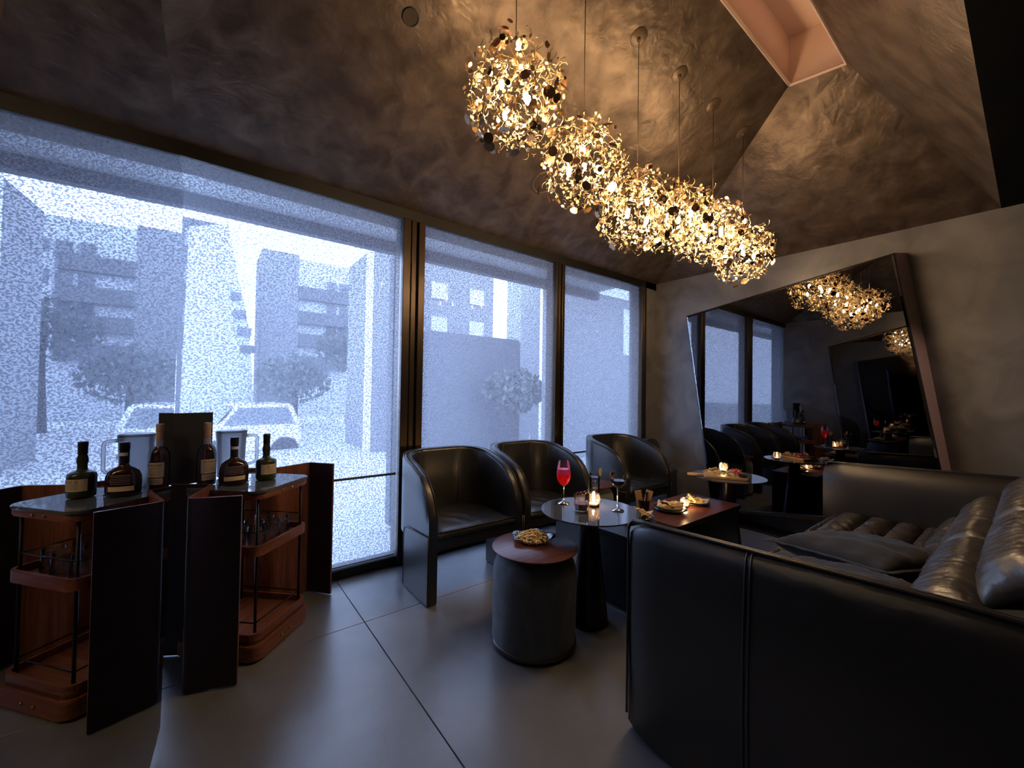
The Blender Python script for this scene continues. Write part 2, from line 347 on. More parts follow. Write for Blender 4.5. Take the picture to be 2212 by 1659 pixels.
def building(name, label, x0, x1, y0, y1, h, wallm, floors=0, cols=0, base=-.15, wm=None, win=.55, bands=None, z0=.6):
    r = thing(name, label, 'building', (x0, y0, base)); W = x1 - x0
    t = B(); b2(t, 0, W, 0, y1 - y0, 0, h); obj('wall', t, wallm, r)
    fh = (h - z0) / max(floors, 1); cw = W / max(cols, 1)
    for f in range(floors):
        for c in range(cols):
            t = B(); b2(t, cw * (c + .5 - win / 2), cw * (c + .5 + win / 2), -.04, .02, z0 + fh * f + fh * .25, z0 + fh * f + fh * .72); obj('window', t, wm or M_WIN, r)
    for (a, b_, za, zb, m) in (bands or []):
        t = B(); b2(t, a, b_, -.25, .02, za, zb); obj('balcony', t, m, r)
    return r
r = building('office_tower', 'pale wedge-shaped facade with a pointed top, centre of the left window', -.5, 1.2, 14, 17, .1, M_CONC2)
t = B(); prism(t, [(0, 0), (1.75, 0), (1.55, 3.0), (.95, 6.05), (.1, 5.75)], 0, 2.5, Matrix.Rotation(PI / 2, 4, 'X') @ Matrix.Scale(-1, 4, (0, 0, 1))); obj('slanted_facade', t, M_CONC2, r)
for k in range(4):
    t = B(); b2(t, 1.32 - .09 * k, 1.72 - .14 * k, -.06, .02, 2.4 + k * .5, 2.62 + k * .5); obj('window', t, M_WIN, r)
building('office_tower', 'dark narrow block just left of the pale wedge facade', -.75, .35, 18, 20, 7.3, M_DKF, 5, 2, wm=M_CONC)
building('office_tower', 'plain blue-grey block standing right of the wedge facade', 1.5, 2.62, 16, 18, 6.15, M_CONC, 0, 0)
r = building('apartment_building', 'pale apartment block with dark stacked balcony bands', 2.7, 6.9, 22, 26, 7.75, M_CONC2, 0, 0,
             bands=[(.0, 3.2, z, z + .62, M_DKF) for z in (5.75, 4.55, 3.45, 2.35)])
for f in range(4):
    for c in range(3):
        t = B(); b2(t, 2.2 + c * .62, 2.65 + c * .62, -.05, .02, 2.9 + f * 1.15, 3.4 + f * 1.15); obj('window', t, M_WIN, r)
building('annex_building', 'grey wall with a white corner post at the right of the left window', 2.98, 3.9, 9, 11, 4.6, M_CONC, 0, 0)
t = B(); b2(t, 2.84, 2.97, 9, 9.12, -.15, 4.5); tag(obj('white_post', t, mat('white_post', (.8, .82, .82), .6)), 'tall white post beside the grey wall outside the left window', 'post')
building('shop_building', 'grey building with two columns of bright square windows, behind the middle window', 5.4, 8.3, 12, 15, 6.4, M_CONC, 3, 2, wm=mat('bright_facade_glass', (.62, .66, .70), .4), win=.40, z0=3.0)
building('low_building', 'dark low wall block under the windows of the grey building', 3.9, 6.35, 8, 9, 2.7, M_DKF, 0, 0)
building('pale_pillar_wall', 'pale pillar wall at the right of the middle window', 6.4, 7.05, 8, 8.6, 4.9, M_CONC2, 0, 0)
r = building('neighbour_wall', 'grey wall with one wide high window, behind the narrow window', 5.8, 9.5, 6, 6.5, 4.6, M_CONC, 0, 0)
t = B(); b2(t, 1.18, 2.30, -.03, .02, 3.63, 3.98); obj('window', t, mat('bright_glass', (.7, .74, .8), .4), r)
t = B(); b2(t, 2.12, 2.34, -.03, .02, 2.3, 3.40); obj('window', t, mat('bright_glass', (.7, .74, .8), .4), r)
def leaf_tree(label, x, y, h, rad, seed):
    r = thing('street_tree', label, 'tree', (x, y, -.15)); rng = random.Random(seed)
    t = B(); tube(t, [(0, 0, 0), (.05, .03, h * .4), (.0, 0, h * .8)], .09, 8, rad=[.12, .08, .03]); obj('trunk', t, mat('bark', (.06, .05, .045), .9), r)
    t = B()
    for k in range(900):
        d = Vector((rng.gauss(0, 1), rng.gauss(0, 1), rng.gauss(0, .8))).normalized() * rad * rng.random() ** .4
        c = Vector((d.x, d.y, h * .62 + d.z * .75)); a = Euler((rng.random() * 6, rng.random() * 6, rng.random() * 6)).to_matrix()
        s = .09; poly(t, [c + a @ Vector(p) for p in ((-s, 0, 0), (0, -s * .5, .02), (s, 0, 0), (0, s * .5, .02))])
    tag(obj('foliage', t, mat('dark_leaf', (.12, .14, .13), .7), r), kind='stuff')
leaf_tree('dark bushy street tree low in front of the pale wedge facade', 2.1, 13.2, 2.7, 1.0, 1)
leaf_tree('dark street tree in front of the balcony bands of the apartment block', 4.7, 17, 4.9, 1.3, 2)
leaf_tree('small dark street tree seen beside the grey wall window', 5.6, 7.2, 2.3, .7, 3)
def car():
    r = thing('parked_car', 'white car parked outside the left window, behind the bottles', 'car', (.62, 11.2, -.45), .1)
    side = [(-.9, .25), (-.92, .62), (-.80, .78), (-.45, .84), (-.12, 1.30), (.95, 1.34), (1.15, .86), (1.2, .3)]
    W = mat('white_car_paint', (.82, .84, .86), .2, coat=.6); G = mat('car_glass', (.22, .24, .26), .06, 0, .8)
    t = B(); prism(t, side, -.8, .8, Matrix.Rotation(PI / 2, 4, 'X')); bmesh.ops.bevel(t, geom=t.edges[:], offset=.04, segments=2, affect='EDGES'); obj('body', t, W, r, True, auto=40)
    t = B(); poly(t, [(-.46, -.66, .86), (-.46, .66, .86), (-.15, .60, 1.27), (-.15, -.60, 1.27)]); bmesh.ops.translate(t, verts=t.verts[:], vec=(-.012, 0, .012)); obj('windscreen', t, G, r)
    t = B(); poly(t, [(-.36, -.815, .88), (1.02, -.815, .88), (.86, -.815, 1.26), (-.08, -.815, 1.26)]); obj('side_window', t, G, r)
    for x in (-.5, .82):
        for y in (-.74, .74):
            t = B(); lathe(t, [(0, -.09), (.26, -.09), (.29, -.06), (.29, .06), (.26, .09), (0, .09)], 24, M=Matrix.Translation((x, y, .29)) @ Matrix.Rotation(PI / 2, 4, 'X')); obj('wheel', t, mat('tyre', (.02, .02, .02), .8), r, True, auto=40)
car()
# ------------------------------------------------------------------ armchairs
W_, D_ = .690, .592
def hprof(y):
    T = [(0, .50), (.008, .535), (.022, .572), (.045, .618), (.085, .675), (.14, .722), (.25, .768), (.4, .806), (.5, .822), (.7, .838)]
    for (a, za), (b, zb) in zip(T, T[1:]):
        if y <= b: return za + (zb - za) * (y - a) / (b - a)
    return .838
def chair_path():
    w, d, r = W_ / 2, D_, .235; P = []
    for y in (0, .004, .01, .02, .035, .055, .08, .11, .15, .20, .26, .31): P.append((-w, y, -1, 0))
    yc = d - r
    for k in range(13):
        a = PI - k * (PI / 2) / 12; P.append((-w + r + r * math.cos(a), yc + r * math.sin(a), math.cos(a), math.sin(a)))
    for k in range(1, 8): P.append((-w + r + (2 * w - 2 * r) * k / 8, d, 0, 1))
    for k in range(13):
        a = PI / 2 - k * (PI / 2) / 12; P.append((w - r + r * math.cos(a), yc + r * math.sin(a), math.cos(a), math.sin(a)))
    for y in (.31, .26, .20, .15, .11, .08, .055, .035, .02, .01, .004, 0): P.append((w, y, 1, 0))
    return P
def make_chair(label):
    r = thing('tub_armchair', label, 'armchair', (0, 0, 0), 0, 'black leather tub armchairs along the windows')
    P = chair_path(); th = .058; t = B(); rows = []
    for (x, y, nx, ny) in P:
        h = hprof(y); pr = []
        for (o, z) in ((0, .33), (0, h * .5 + .165), (.0, h - .022), (.006, h - .008), (.018, h), (th - .018, h), (th - .006, h - .008), (th, h - .022), (th, h * .5 + .165), (th, .33)):
            pr.append(t.verts.new((x - nx * o, y - ny * o, z)))
        rows.append(pr)
    for a, b in zip(rows, rows[1:]):
        for i in range(10): t.faces.new((a[i], b[i], b[(i + 1) % 10], a[(i + 1) % 10]))
    t.faces.new(rows[0]); t.faces.new(rows[-1][::-1])
    obj('shell', t, M_LEATHER, r, True, auto=50)
    for o in (.006, th - .006):
        t = B(); tube(t, [(x - nx * o, y - ny * o, hprof(y) - .0035) for (x, y, nx, ny) in P], .0042, 6); obj('piping', t, M_PIPING, r, True)
    w = W_ / 2
    for s in (-1, 1):
        t = B(); out = [(-.002, 0), (.34, 0), (.348, .012), (.348, .335), (.335, .372), (.305, .384), (-.002, .402)]
        M = Matrix(((0, 0, s, 0), (1, 0, 0, 0), (0, 1, 0, 0), (0, 0, 0, 1)))
        prism(t, out, w - .060, w + .005, M); bmesh.ops.bevel(t, geom=t.edges[:], offset=.006, segments=2, affect='EDGES'); obj('leg', t, M_LEATHER, r, True, auto=45)
        t = B(); tube(t, [(s * (w + .004), y, z) for y, z in [(-.002, .003), (-.002, .402), (.305, .386), (.337, .374), (.350, .335), (.350, .01)]], .0035, 6); obj('leg_piping', t, M_PIPING, r, True)
    t = B(); prism(t, [(-w + .058, .004), (w - .058, .004), (w - .058, .38), (w - .17, .52), (-w + .17, .52), (-w + .058, .38)], .305, .385); obj('apron', t, M_LEATHER, r)
    # seat cushion: a domed grid with soft creases
    t = B(); nx_, ny_ = 22, 20; g = []; hw = w - .061
    for j in range(ny_ + 1):
        row = []
        for i in range(nx_ + 1):
            a, b = i / nx_, j / ny_; y = -.006 + b * .535; lim = hw if y < .33 else max(.10, hw - .16 * ((y - .33) / .2) ** 1.6)
            x = (2 * a - 1) * lim; e = min(1, min(a, 1 - a) * 9) * min(1, min(b + .03, 1 - b) * 9)
            z = .392 + .024 * math.sqrt(max(e, 0)) + .008 * math.sin(PI * a) * math.sin(PI * b)
            z += .006 * e * math.exp(-((a - .42) / .22) ** 2 - ((b - .38) / .25) ** 2) * math.sin(30 * (a + .45 * b) + 3 * noise.noise((a * 4, b * 4, 0)))
            row.append(t.verts.new((x, y, z)))
        g.append(row)
    for j in range(ny_):
        for i in range(nx_): t.faces.new((g[j][i], g[j][i + 1], g[j + 1][i + 1], g[j + 1][i]))
    fr = [t.verts.new((v.co.x, v.co.y + .004, .375)) for v in g[0]]
    for i in range(nx_): t.faces.new((fr[i], fr[i + 1], g[0][i + 1], g[0][i]))
    obj('seat_cushion', t, M_LEATHER, r, True)
    t = B(); tube(t, [(v_, -.005, .413) for v_ in (-hw, -hw / 2, 0, hw / 2, hw)], .0045, 6); obj('seat_piping', t, M_PIPING, r, True)
    for s in (-1, 1):
        for dx in (0, .010):
            t = B(); x = s * (.145 + dx); tube(t, [(x, D_ - th - .0015 - .003, z) for z in (.41, .6, .82)], .0022, 5); obj('back_seam', t, M_PIPING, r, True)
    return r
ch = make_chair('black leather tub armchair nearest the drinks cart, leftmost of the row'); ch.location = (1.394, 2.130, 0)
dup(ch, (2.105, 2.130, 0), 0, 'black leather tub armchair in the middle of the row, behind the red cocktail')
dup(ch, (3.228, 2.130, 0), 0, 'black leather tub armchair farthest from the cart, next to the corner wall')
def corner_stool():
    r = thing('corner_seat', 'small dark upholstered seat half hidden behind the farthest armchair, in the corner', 'seat', (3.86, 2.50, 0))
    t = B(); b2(t, -.17, .19, -.17, .2, .03, .46, .03, 3); obj('seat_base', t, M_LEATHER, r, True, auto=40)
    t = B(); prism(t, rrect(.34, .5, .16, 6), 0, .07, Matrix.Translation((.10, .17, .50)) @ Matrix.Rotation(PI / 2, 4, 'X')); obj('backrest', t, M_LEATHER, r, True, auto=40)
    return r
corner_stool()
# ------------------------------------------------------------------ drum stools
def make_stool(label):
    r = thing('drum_stool', label, 'stool', (0, 0, 0), 0, 'velvet drum stools with walnut lids')
    t = B(); lathe(t, [(0, .012), (.185, .012), (.204, .02), (.209, .04), (.211, .2), (.211, .33), (.208, .375), (.198, .405), (.178, .425), (.12, .436), (0, .438)], 56); obj('velvet_drum', t, M_VELVET, r, True)
    t = B(); lathe(t, [(0, 0), (.19, 0), (.207, .006), (.213, .018), (.212, .030), (.206, .034)], 56); obj('base_ring', t, M_LEATHER, r, True)
    t = B(); lathe(t, [(0, .452), (.19, .452), (.205, .459), (.2165, .468), (.2165, .4715), (.212, .4735), (0, .474)], 64); obj('walnut_lid', t, M_WALNUTTOP, r, True, auto=35)
    t = B(); lathe(t, [(0, .436), (.15, .436), (.15, .453), (0, .453)], 32); obj('lid_underside', t, M_FRAMEDARK, r)
    t = B(); tube(t, [(.207 * math.cos(a), .207 * math.sin(a), .372 - .04 * abs(math.sin((a + .55) * 2.2))) for a in [-.75 + k * .1 for k in range(10)]], .004, 5); obj('pull_loop', t, M_FABRIC, r, True)
    return r
st = make_stool('charcoal velvet drum stool with walnut lid carrying the plate of fries, nearest the viewer'); st.location = (1.352, 1.55, 0)
dup(st, (2.666, 2.36, 0), 1.0, 'charcoal velvet drum stool with walnut lid, standing between the middle and farthest armchairs')
# ------------------------------------------------------------------ round cone tables
def make_table(label, loc):
    r = thing('cone_table', label, 'table', loc, 0, 'round glass-topped cone tables')
    t = B(); lathe(t, [(0, .587), (.20, .587), (.25, .592), (.267, .5985), (.2685, .602), (.266, .6045), (0, .605)], 72); obj('tabletop', t, M_TOPGLASS, r, True, auto=30)
    t = B(); lathe(t, [(.2687, .6), (.2695, .602), (.2675, .6048), (.2655, .6052)], 72); obj('rim', t, M_PEDESTAL, r, True)
    t = B(); lathe(t, [(0, 0), (.100, 0), (.106, .006), (.106, .012), (.104, .02), (.048, .52), (.046, .56), (.05, .58), (.07, .588), (0, .588)], 48); obj('cone_pedestal', t, M_PEDESTAL, r, True, auto=40)
    return r
make_table('round grey-topped cone table with the four cocktails, behind the near stool', (1.705, 1.500, 0))
make_table('round grey-topped cone table with the wooden snack board, in front of the large mirror', (3.32, 1.49, 0))
# ------------------------------------------------------------------ coffee table
r = thing('coffee_table', 'low black coffee table with an inset walnut tray top, between sofa and armchairs', 'table', (2.55, 1.545, 0))
t = B(); b2(t, -.61, -.25, -.20, .20, .004, .405, .006); obj('plinth', t, M_TABLEMETAL, r, True, auto=40)
t = B(); b2(t, .06, .625, -.20, .20, .004, .405, .006); obj('plinth', t, M_TABLEMETAL, r, True, auto=40)
t = B(); b2(t, -.625, .635, -.21, .205, .403, .430, .003, 1); obj('table_slab', t, M_TABLEMETAL, r, True, auto=40)
t = B(); b2(t, -.22, .62, -.195, .19, .429, .4335, .001, 1); obj('walnut_inlay', t, M_WALNUTTOP, r)
for (a, b_, c, d) in ((-.235, -.22, -.21, .205), (.62, .635, -.21, .205), (-.235, .635, -.21, -.195), (-.235, .635, .19, .205)):
    t = B(); b2(t, a, b_, c, d, .428, .4365, .0015, 1); obj('tray_edge', t, M_WALNUTTOP, r)
t = B(); b2(t, -.10, .0, -.02, .02, .0, .404, .003, 1); obj('centre_leg', t, mat('brushed_steel', (.35, .36, .4), .35, .9), r)
# ------------------------------------------------------------------ drinks cart
CA = math.atan2(.724, .69)
CT = thing('drinks_cart', 'walnut drinks cart with folding curved screens, standing at the left mirror', 'cart', (.215, 2.142, 0), CA)
def cart_slab(z0, z1, m, name, inset=0, rr=.045, d=.40, w=.385):
    t = B(); prism(t, rrect(w - 2 * inset, d - 2 * inset, rr, 6, w / 2, d / 2), z0, z1); bmesh.ops.bevel(t, geom=[e for e in t.edges if abs((e.verts[0].co - e.verts[1].co).z) < 1e-6], offset=.004, segments=2, affect='EDGES')
    return obj(name, t, m, CT, True, auto=40)
def cart_rim(z0, z1, name, inset, th=.013, d=.40, w=.385):
    t = B(); o = rrect(w - 2 * inset, d - 2 * inset, .045, 6, w / 2, d / 2); i = rrect(w - 2 * inset - 2 * th, d - 2 * inset - 2 * th, .034, 6, w / 2, d / 2); n = len(o)
    V = [[t.verts.new((x, y, z)) for x, y in q] for q, z in ((o, z0), (o, z1), (i, z1), (i, z0))]
    for a in range(4):
        for k in range(n): t.faces.new((V[a][k], V[a][(k + 1) % n], V[(a + 1) % 4][(k + 1) % n], V[(a + 1) % 4][k]))
    return obj(name, t, M_WALNUT, CT, True, auto=40)
cart_slab(.012, .080, M_WALNUT, 'base_plinth', -.008)
cart_slab(.080, .098, M_WALNUT, 'base_tray', .004); cart_rim(.080, .128, 'base_tray_rim', .004)
cart_slab(.478, .492, M_WALNUT, 'middle_shelf', .008); cart_rim(.476, .522, 'middle_shelf_rim', .006)
cart_slab(.735, .762, M_WALNUT, 'top_frame', .004); cart_slab(.762, .776, M_CARTTOP, 'stone_top', 0)
for (x, y) in ((.035, .035), (.35, .035), (.35, .365), (.035, .365)):
    t = B(); tube(t, [(x, y, .09), (x, y, .74)], .0065, 10); obj('post', t, M_ROD, CT, True)
for z in (.165, .578):
    for a, b_ in (((.035, .035), (.35, .035)), ((.35, .035), (.35, .365)), ((.035, .365), (.35, .365)), ((.035, .035), (.035, .365))):
        t = B(); tube(t, [(*a, z), (*b_, z)], .0032, 6); obj('rail', t, M_ROD, CT, True)
for x in (.16, .225):
    for y0, z in ((-.0, .748), (-.012, .046)):
        t = B(); lathe(t, [(0, -.003), (.0055, -.003), (.0055, .002), (0, .004)], 12, M=Matrix.Translation((x, y0, z)) @ Matrix.Rotation(PI / 2, 4, 'X')); obj('brass_button', t, M_BRASS, CT, True)
CM = Matrix.Translation(CT.location) @ Matrix.Rotation(CA, 4, 'Z'); CI = CM.inverted()
def screen(name, pts, r=.028, dark_to=0):
    p = smooth_path([Vector((x, y, 0)) for x, y in pts], r, 7); n = len(p); th = .007; L, Rr = [], []
    for i in range(n):
        t_ = (p[min(i + 1, n - 1)] - p[max(i - 1, 0)]).normalized(); nn = Vector((-t_.y, t_.x, 0)); L.append(CI @ (p[i] + nn * th)); Rr.append(CI @ (p[i] - nn * th))
    t = B(); z0, z1 = .006, .792
    V = [[t.verts.new((q.x, q.y, z)) for q in s] for s, z in ((L, z0), (L, z1), (Rr, z1), (Rr, z0))]
    for a in range(4):
        for k in range(n - 1):
            f = t.faces.new((V[a][k], V[a][k + 1], V[(a + 1) % 4][k + 1], V[(a + 1) % 4][k])); f.material_index = ((0 if k < dark_to else 1), 1, 0, 1)[a]
    for k in (0, n - 1):
        f = t.faces.new([V[a][k] for a in range(4)]); f.material_index = 1
    return obj(name, t, None, CT, True, mats=[M_BURGUNDY, M_WALNUTV], auto=40)
screen('curved_screen', [(-.135, 2.475), (.046, 2.365), (-.040, 2.112), (.142, 2.048)])
screen('curved_screen', [(.642, 2.612), (.535, 2.742), (.345, 2.655), (.20, 2.735), (.08, 2.69)], dark_to=5)  # outer fold's face toward the cart is drawn dark, not walnut
# ------------------------------------------------------------------ sofa
SF = thing('leather_sofa', 'long black leather sofa with puffy quilted seat and back pads', 'sofa', (2.4, .3, 0))
SO = SF.location.copy()
def sv(u, v, z): return Vector((u, v, z)) - SO
def arm(u_out, sgn):      # sgn +1: outer face towards -u
    t = B(); rows = []; n = 26; th = .105
    def top(v): return .776 + .036 * max(0, min(1, (.9 - v) / .8))
    for k in range(n + 1):
        v = .93 - (k / n) * 1.30; e = 0
        if k == 0: e = .030
        if k == 1: e = .010
        bow = .014 * math.sin(PI * min(1, max(0, (.93 - v) / 1.3)))
        T = top(v) - e * .9; pr = []
        for o, z in ((.012 + e, .006 + e * .25), (e * .8, .022 + e * .5), (-bow + e * .6, .35), (-bow * .8 + e * .6, .55), (e * .6, T - .06), (.008 + e * .4, T - .018), (.020 + e * .3, T), (.042, T), (.060, T - .012), (.085, T - .05), (th - e * .6, T - .12), (th - e * .6, .40), (th - e, .045), (th - .012 - e, .006 + e * .25)):
            pr.append(t.verts.new(sv(u_out + sgn * o, v, z)))
        rows.append(pr)
    m = len(rows[0])
    for a, b in zip(rows, rows[1:]):
        for i in range(m): t.faces.new((a[i], a[(i + 1) % m], b[(i + 1) % m], b[i]))
    t.faces.new(rows[0]); t.faces.new(rows[-1][::-1])
    o = obj('armrest', t, M_SOFA, SF, True, auto=60)
    for dx in (.017, .030):       # doubled piping along the top edge
        t = B(); tube(t, [sv(u_out + sgn * dx, .915 - k * .05, top(.915 - k * .05) + .002) for k in range(25)], .0055, 6); obj('top_piping', t, M_PIPING, SF, True)
    t = B(); tube(t, [sv(u_out + sgn * .012, .929, z) for z in (.07, .3, .5, .70, .755)] + [sv(u_out + sgn * .024, .918, .777)], .0045, 6); obj('front_piping', t, M_PIPING, SF, True)
    def face(v, z):
        bow = .014 * math.sin(PI * min(1, max(0, (.93 - v) / 1.3))); T = top(v); q = [(.022, 0), (.35, -bow), (.55, -bow * .8), (T - .06, 0), (T - .018, .008), (T, .020)]
        for (z0, a), (z1, b_) in zip(q, q[1:]):
            if z <= z1: return a + (b_ - a) * (z - z0) / (z1 - z0)
        return .020
    for dv in (0, .014):
        t = B(); tube(t, [sv(u_out + sgn * (face(.505, z) - .0008), .505 + dv - .004 * z, z) for z in (.06, .15, .25, .35, .45, .55, .64, .70, .726, .75, .772, .785, .7955)], .0035, 6); obj('stitched_seam', t, M_PIPING, SF, True)
    return o
arm(1.26, 1); arm(3.62, -1)
t = B(); vs = b2(t, 1.30, 3.58, -.28, .80, .07, .36, .03, 3); bmesh.ops.translate(t, verts=t.verts[:], vec=-SO); obj('seat_base', t, M_SOFA, SF, True, auto=40)
t = B(); vs = b2(t, 1.32, 3.56, -.22, .72, .0, .075); bmesh.ops.translate(t, verts=t.verts[:], vec=-SO); obj('recessed_foot', t, M_FRAMEDARK, SF)
t = B(); q = [(.02, .40), (-.10, .86), (-.20, .885), (-.31, .84), (-.33, .08), (-.2, .06), (.1, .3)]
prism(t, q, 1.30, 3.58, Matrix(((0, 0, 1, -SO.x), (1, 0, 0, -SO.y), (0, 1, 0, 0), (0, 0, 0, 1)))); bmesh.ops.bevel(t, geom=t.edges[:], offset=.02, segments=3, affect='EDGES'); obj('back_frame', t, M_SOFA, SF, True, auto=40)
def pad(name, u0, u1, A, Bv, puff, seed, nu=84, nv=14):      # one stuffed leather roll between two seams; A, Bv = (v, z) of the seams
    t = B(); A = Vector(A); Bv = Vector(Bv); d = Bv - A; nrm = Vector((-d.y, d.x)).normalized()
    if nrm.y < 0: nrm = -nrm
    g = []; L = u1 - u0
    for side in (1, -1):
        rows = []
        for j in range(nv + 1):
            row = []
            for i in range(nu + 1):
                a, b = i / nu, j / nv; ea = min(1, min(a, 1 - a) * L / .075); eb = min(b, 1 - b) * 2
                h = puff * (max(0, 1 - (1 - ea) ** 2.2)) ** .5 * (max(0, 1 - (1 - eb) ** 2)) ** .5
                if side < 0: h = -.35 * h
                u = u0 + L * a; p = A + d * b
                # creases running across the roll, deepest at the seams
                s = u * 26 + 2.2 * noise.noise((u * 6, b * 1.3, seed)) + b * 1.6
                wr = .9 - 2.2 * abs(noise.noise((s, b * 1.1 + seed, seed * 1.7))) + .45 * noise.noise((u * 60, b * 2.2, seed + 9))
                amp = .0105 * (.55 + .8 * (1 - eb)) * (ea > .05)
                h2 = h + (amp * wr * min(1, ea * 1.5) * min(1, eb * 3 + .15) if side > 0 else 0)
                q = p + nrm * h2
                row.append(t.verts.new(sv(u + .008 * noise.noise((b * 5, seed, u * 3)), q.x, q.y)))
            rows.append(row)
        for j in range(nv):
            for i in range(nu): t.faces.new((rows[j][i], rows[j][i + 1], rows[j + 1][i + 1], rows[j + 1][i]))
    bmesh.ops.remove_doubles(t, verts=t.verts[:], dist=.0004)
    return obj(name, t, M_PAD, SF, True)
sv_seams = [(.845, .395), (.81, .425), (.665, .432), (.535, .432), (.415, .432), (.30, .43)]
k = 0
for a, b in zip(sv_seams, sv_seams[1:]):
    for u0, u1 in ((1.39, 2.10), (2.10, 2.82), (2.82, 3.50)):
        k += 1; pad('seat_pad', u0, u1, a, b, .030 if k <= 3 else .046, k * 3.1)
bk = [(.335, .435), (.235, .565), (.085, .700), (-.065, .835), (-.20, .865)]
for i, (a, b) in enumerate(zip(bk, bk[1:])):
    for u0, u1 in ((1.60, 2.40), (2.40, 3.46)):
        k += 1; pad('back_pad', u0 + .01 * i, u1, a, b, (.050, .072, .078, .05)[i], k * 2.3, nu=100, nv=16)
# folded edge of the back cover at its near end
t = B(); rows = []
for i in range(19):
    a = i / 18; v = .20 - .34 * a; z = .60 + .17 * math.sin(PI * min(1, a * 1.05) * .62) + .01 * math.sin(a * 9)
    rows.append([t.verts.new(sv(1.575 + .02 * math.sin(a * 5), v, z)), t.verts.new(sv(1.50 - .02 * a, v - .01, z - .03 - .02 * math.sin(a * 7)))])
for a, b in zip(rows, rows[1:]): t.faces.new((a[0], a[1], b[1], b[0]))
o = obj('cover_flap', t, M_SOFA, SF, True); md = o.modifiers.new('thick', 'SOLIDIFY'); md.thickness = .008
t = B(); tube(t, [sv(1.50 - .02 * (i / 18), .20 - .34 * i / 18 - .01, .57 + .17 * math.sin(PI * min(1, i / 18 * 1.05) * .62) + .01 * math.sin(i / 2) - .02 * math.sin(i / 18 * 7)) for i in range(19)], .005, 6); obj('flap_piping', t, M_PIPING, SF, True)
def pillow(label, loc, rot, w, d, h, seed):
    r = thing('scatter_cushion', label, 'cushion', loc); r.rotation_euler = rot
    t = B(); n = 30
    for side in (1, -1):
        rows = []
        for j in range(n + 1):
            row = []
            for i in range(n + 1):
                a, b = 2 * i / n - 1, 2 * j / n - 1; e = (max(0, 1 - abs(a) ** 2.4) * max(0, 1 - abs(b) ** 2.4)) ** .42
                pin = 1 - .06 * (1 - b * b) * abs(a) ** 4; pin2 = 1 - .06 * (1 - a * a) * abs(b) ** 4
                wr = .013 * noise.noise((a * 3 + seed, b * 3, seed)) + .014 * (1 - e) * noise.noise((a * 14, b * 14, seed))
                row.append(t.verts.new((a * w / 2 * pin, b * d / 2 * pin2, side * h / 2 * e + (wr if side > 0 else 0) * min(1, e * 3))))
            rows.append(row)
        for j in range(n):
            for i in range(n): t.faces.new((rows[j][i], rows[j][i + 1], rows[j + 1][i + 1], rows[j + 1][i]))
    bmesh.ops.remove_doubles(t, verts=t.verts[:], dist=.0005); obj('cushion_body', t, M_FABRIC, r, True)
    t = B(); P = []; Q = []; m = 80
    for k in range(m):
        s = 4 * k / m; i = int(s); f = s - i
        x, y = ((-1 + 2 * f, -1), (1, -1 + 2 * f), (1 - 2 * f, 1), (-1, 1 - 2 * f))[i]
        pin = 1 - .06 * (1 - y * y) * abs(x) ** 4; pin2 = 1 - .06 * (1 - x * x) * abs(y) ** 4
        wv = .006 * noise.noise((x * 9, y * 9, seed + 3))
        P.append(t.verts.new((x * w / 2 * pin, y * d / 2 * pin2, wv * .3))); Q.append(t.verts.new((x * (w / 2 * pin + .022 + wv), y * (d / 2 * pin2 + .022 + wv), wv)))
    for k in range(m): t.faces.new((P[k], P[(k + 1) % m], Q[(k + 1) % m], Q[k]))
    o = obj('flange_edge', t, M_FABRIC, r, True); md = o.modifiers.new('thick', 'SOLIDIFY'); md.thickness = .006
    return r
pillow('dark grey cotton scatter cushion lying on the sofa seat, the upper of the two', (2.27, .462, .572), (-.10, .08, -.36), .47, .46, .15, 1.5)
pillow('dark grey cotton scatter cushion tucked behind the near sofa arm, under the other cushion', (1.70, .45, .575), (-.10, -.05, -.15), .50, .44, .13, 4.2)
# ------------------------------------------------------------------ gold foil pendants
PEND = [(1.03, 2.500, .205), (1.46, 2.372, .200), (1.90, 2.262, .215), (2.325, 2.335, .21), (2.76, 2.362, .21), (3.225, 2.322, .215)]
PL = ['gold disc pendant lamp hanging nearest the viewer, highest and set apart at the left', 'gold disc pendant lamp second from the viewer, below and right of the first',
      'gold disc pendant lamp third from the viewer, the lowest-hanging of the middle three', 'gold disc pendant lamp fourth from the viewer, in the middle of the glittering mass',
      'gold disc pendant lamp fifth from the viewer, right end of the middle three', 'gold disc pendant lamp farthest away, lowest at the right near the mirror']
def disc_mesh():
    t = B(); lathe(t, [(0, .0012), (.92, .0010), (1, .0), (.92, -.0010), (0, -.0012)], 18); me = bpy.data.meshes.new('foil_disc'); bmesh.ops.recalc_face_normals(t, faces=t.faces[:]); t.to_mesh(me); t.free()
    me.materials.append(M_GOLDDARK); return me
DISC = disc_mesh()
def shell_dir(rng):
    while True:
        d = Vector((rng.uniform(-1, 1), rng.uniform(-1, 1), rng.uniform(-1, 1)))
        if .05 < d.length < 1: return d.normalized()
def sup(d):      # squarish drum outline
    return 1.0 / (abs(d.x) ** 3 + abs(d.y) ** 3 + abs(d.z) ** 3) ** (1 / 3) * .92
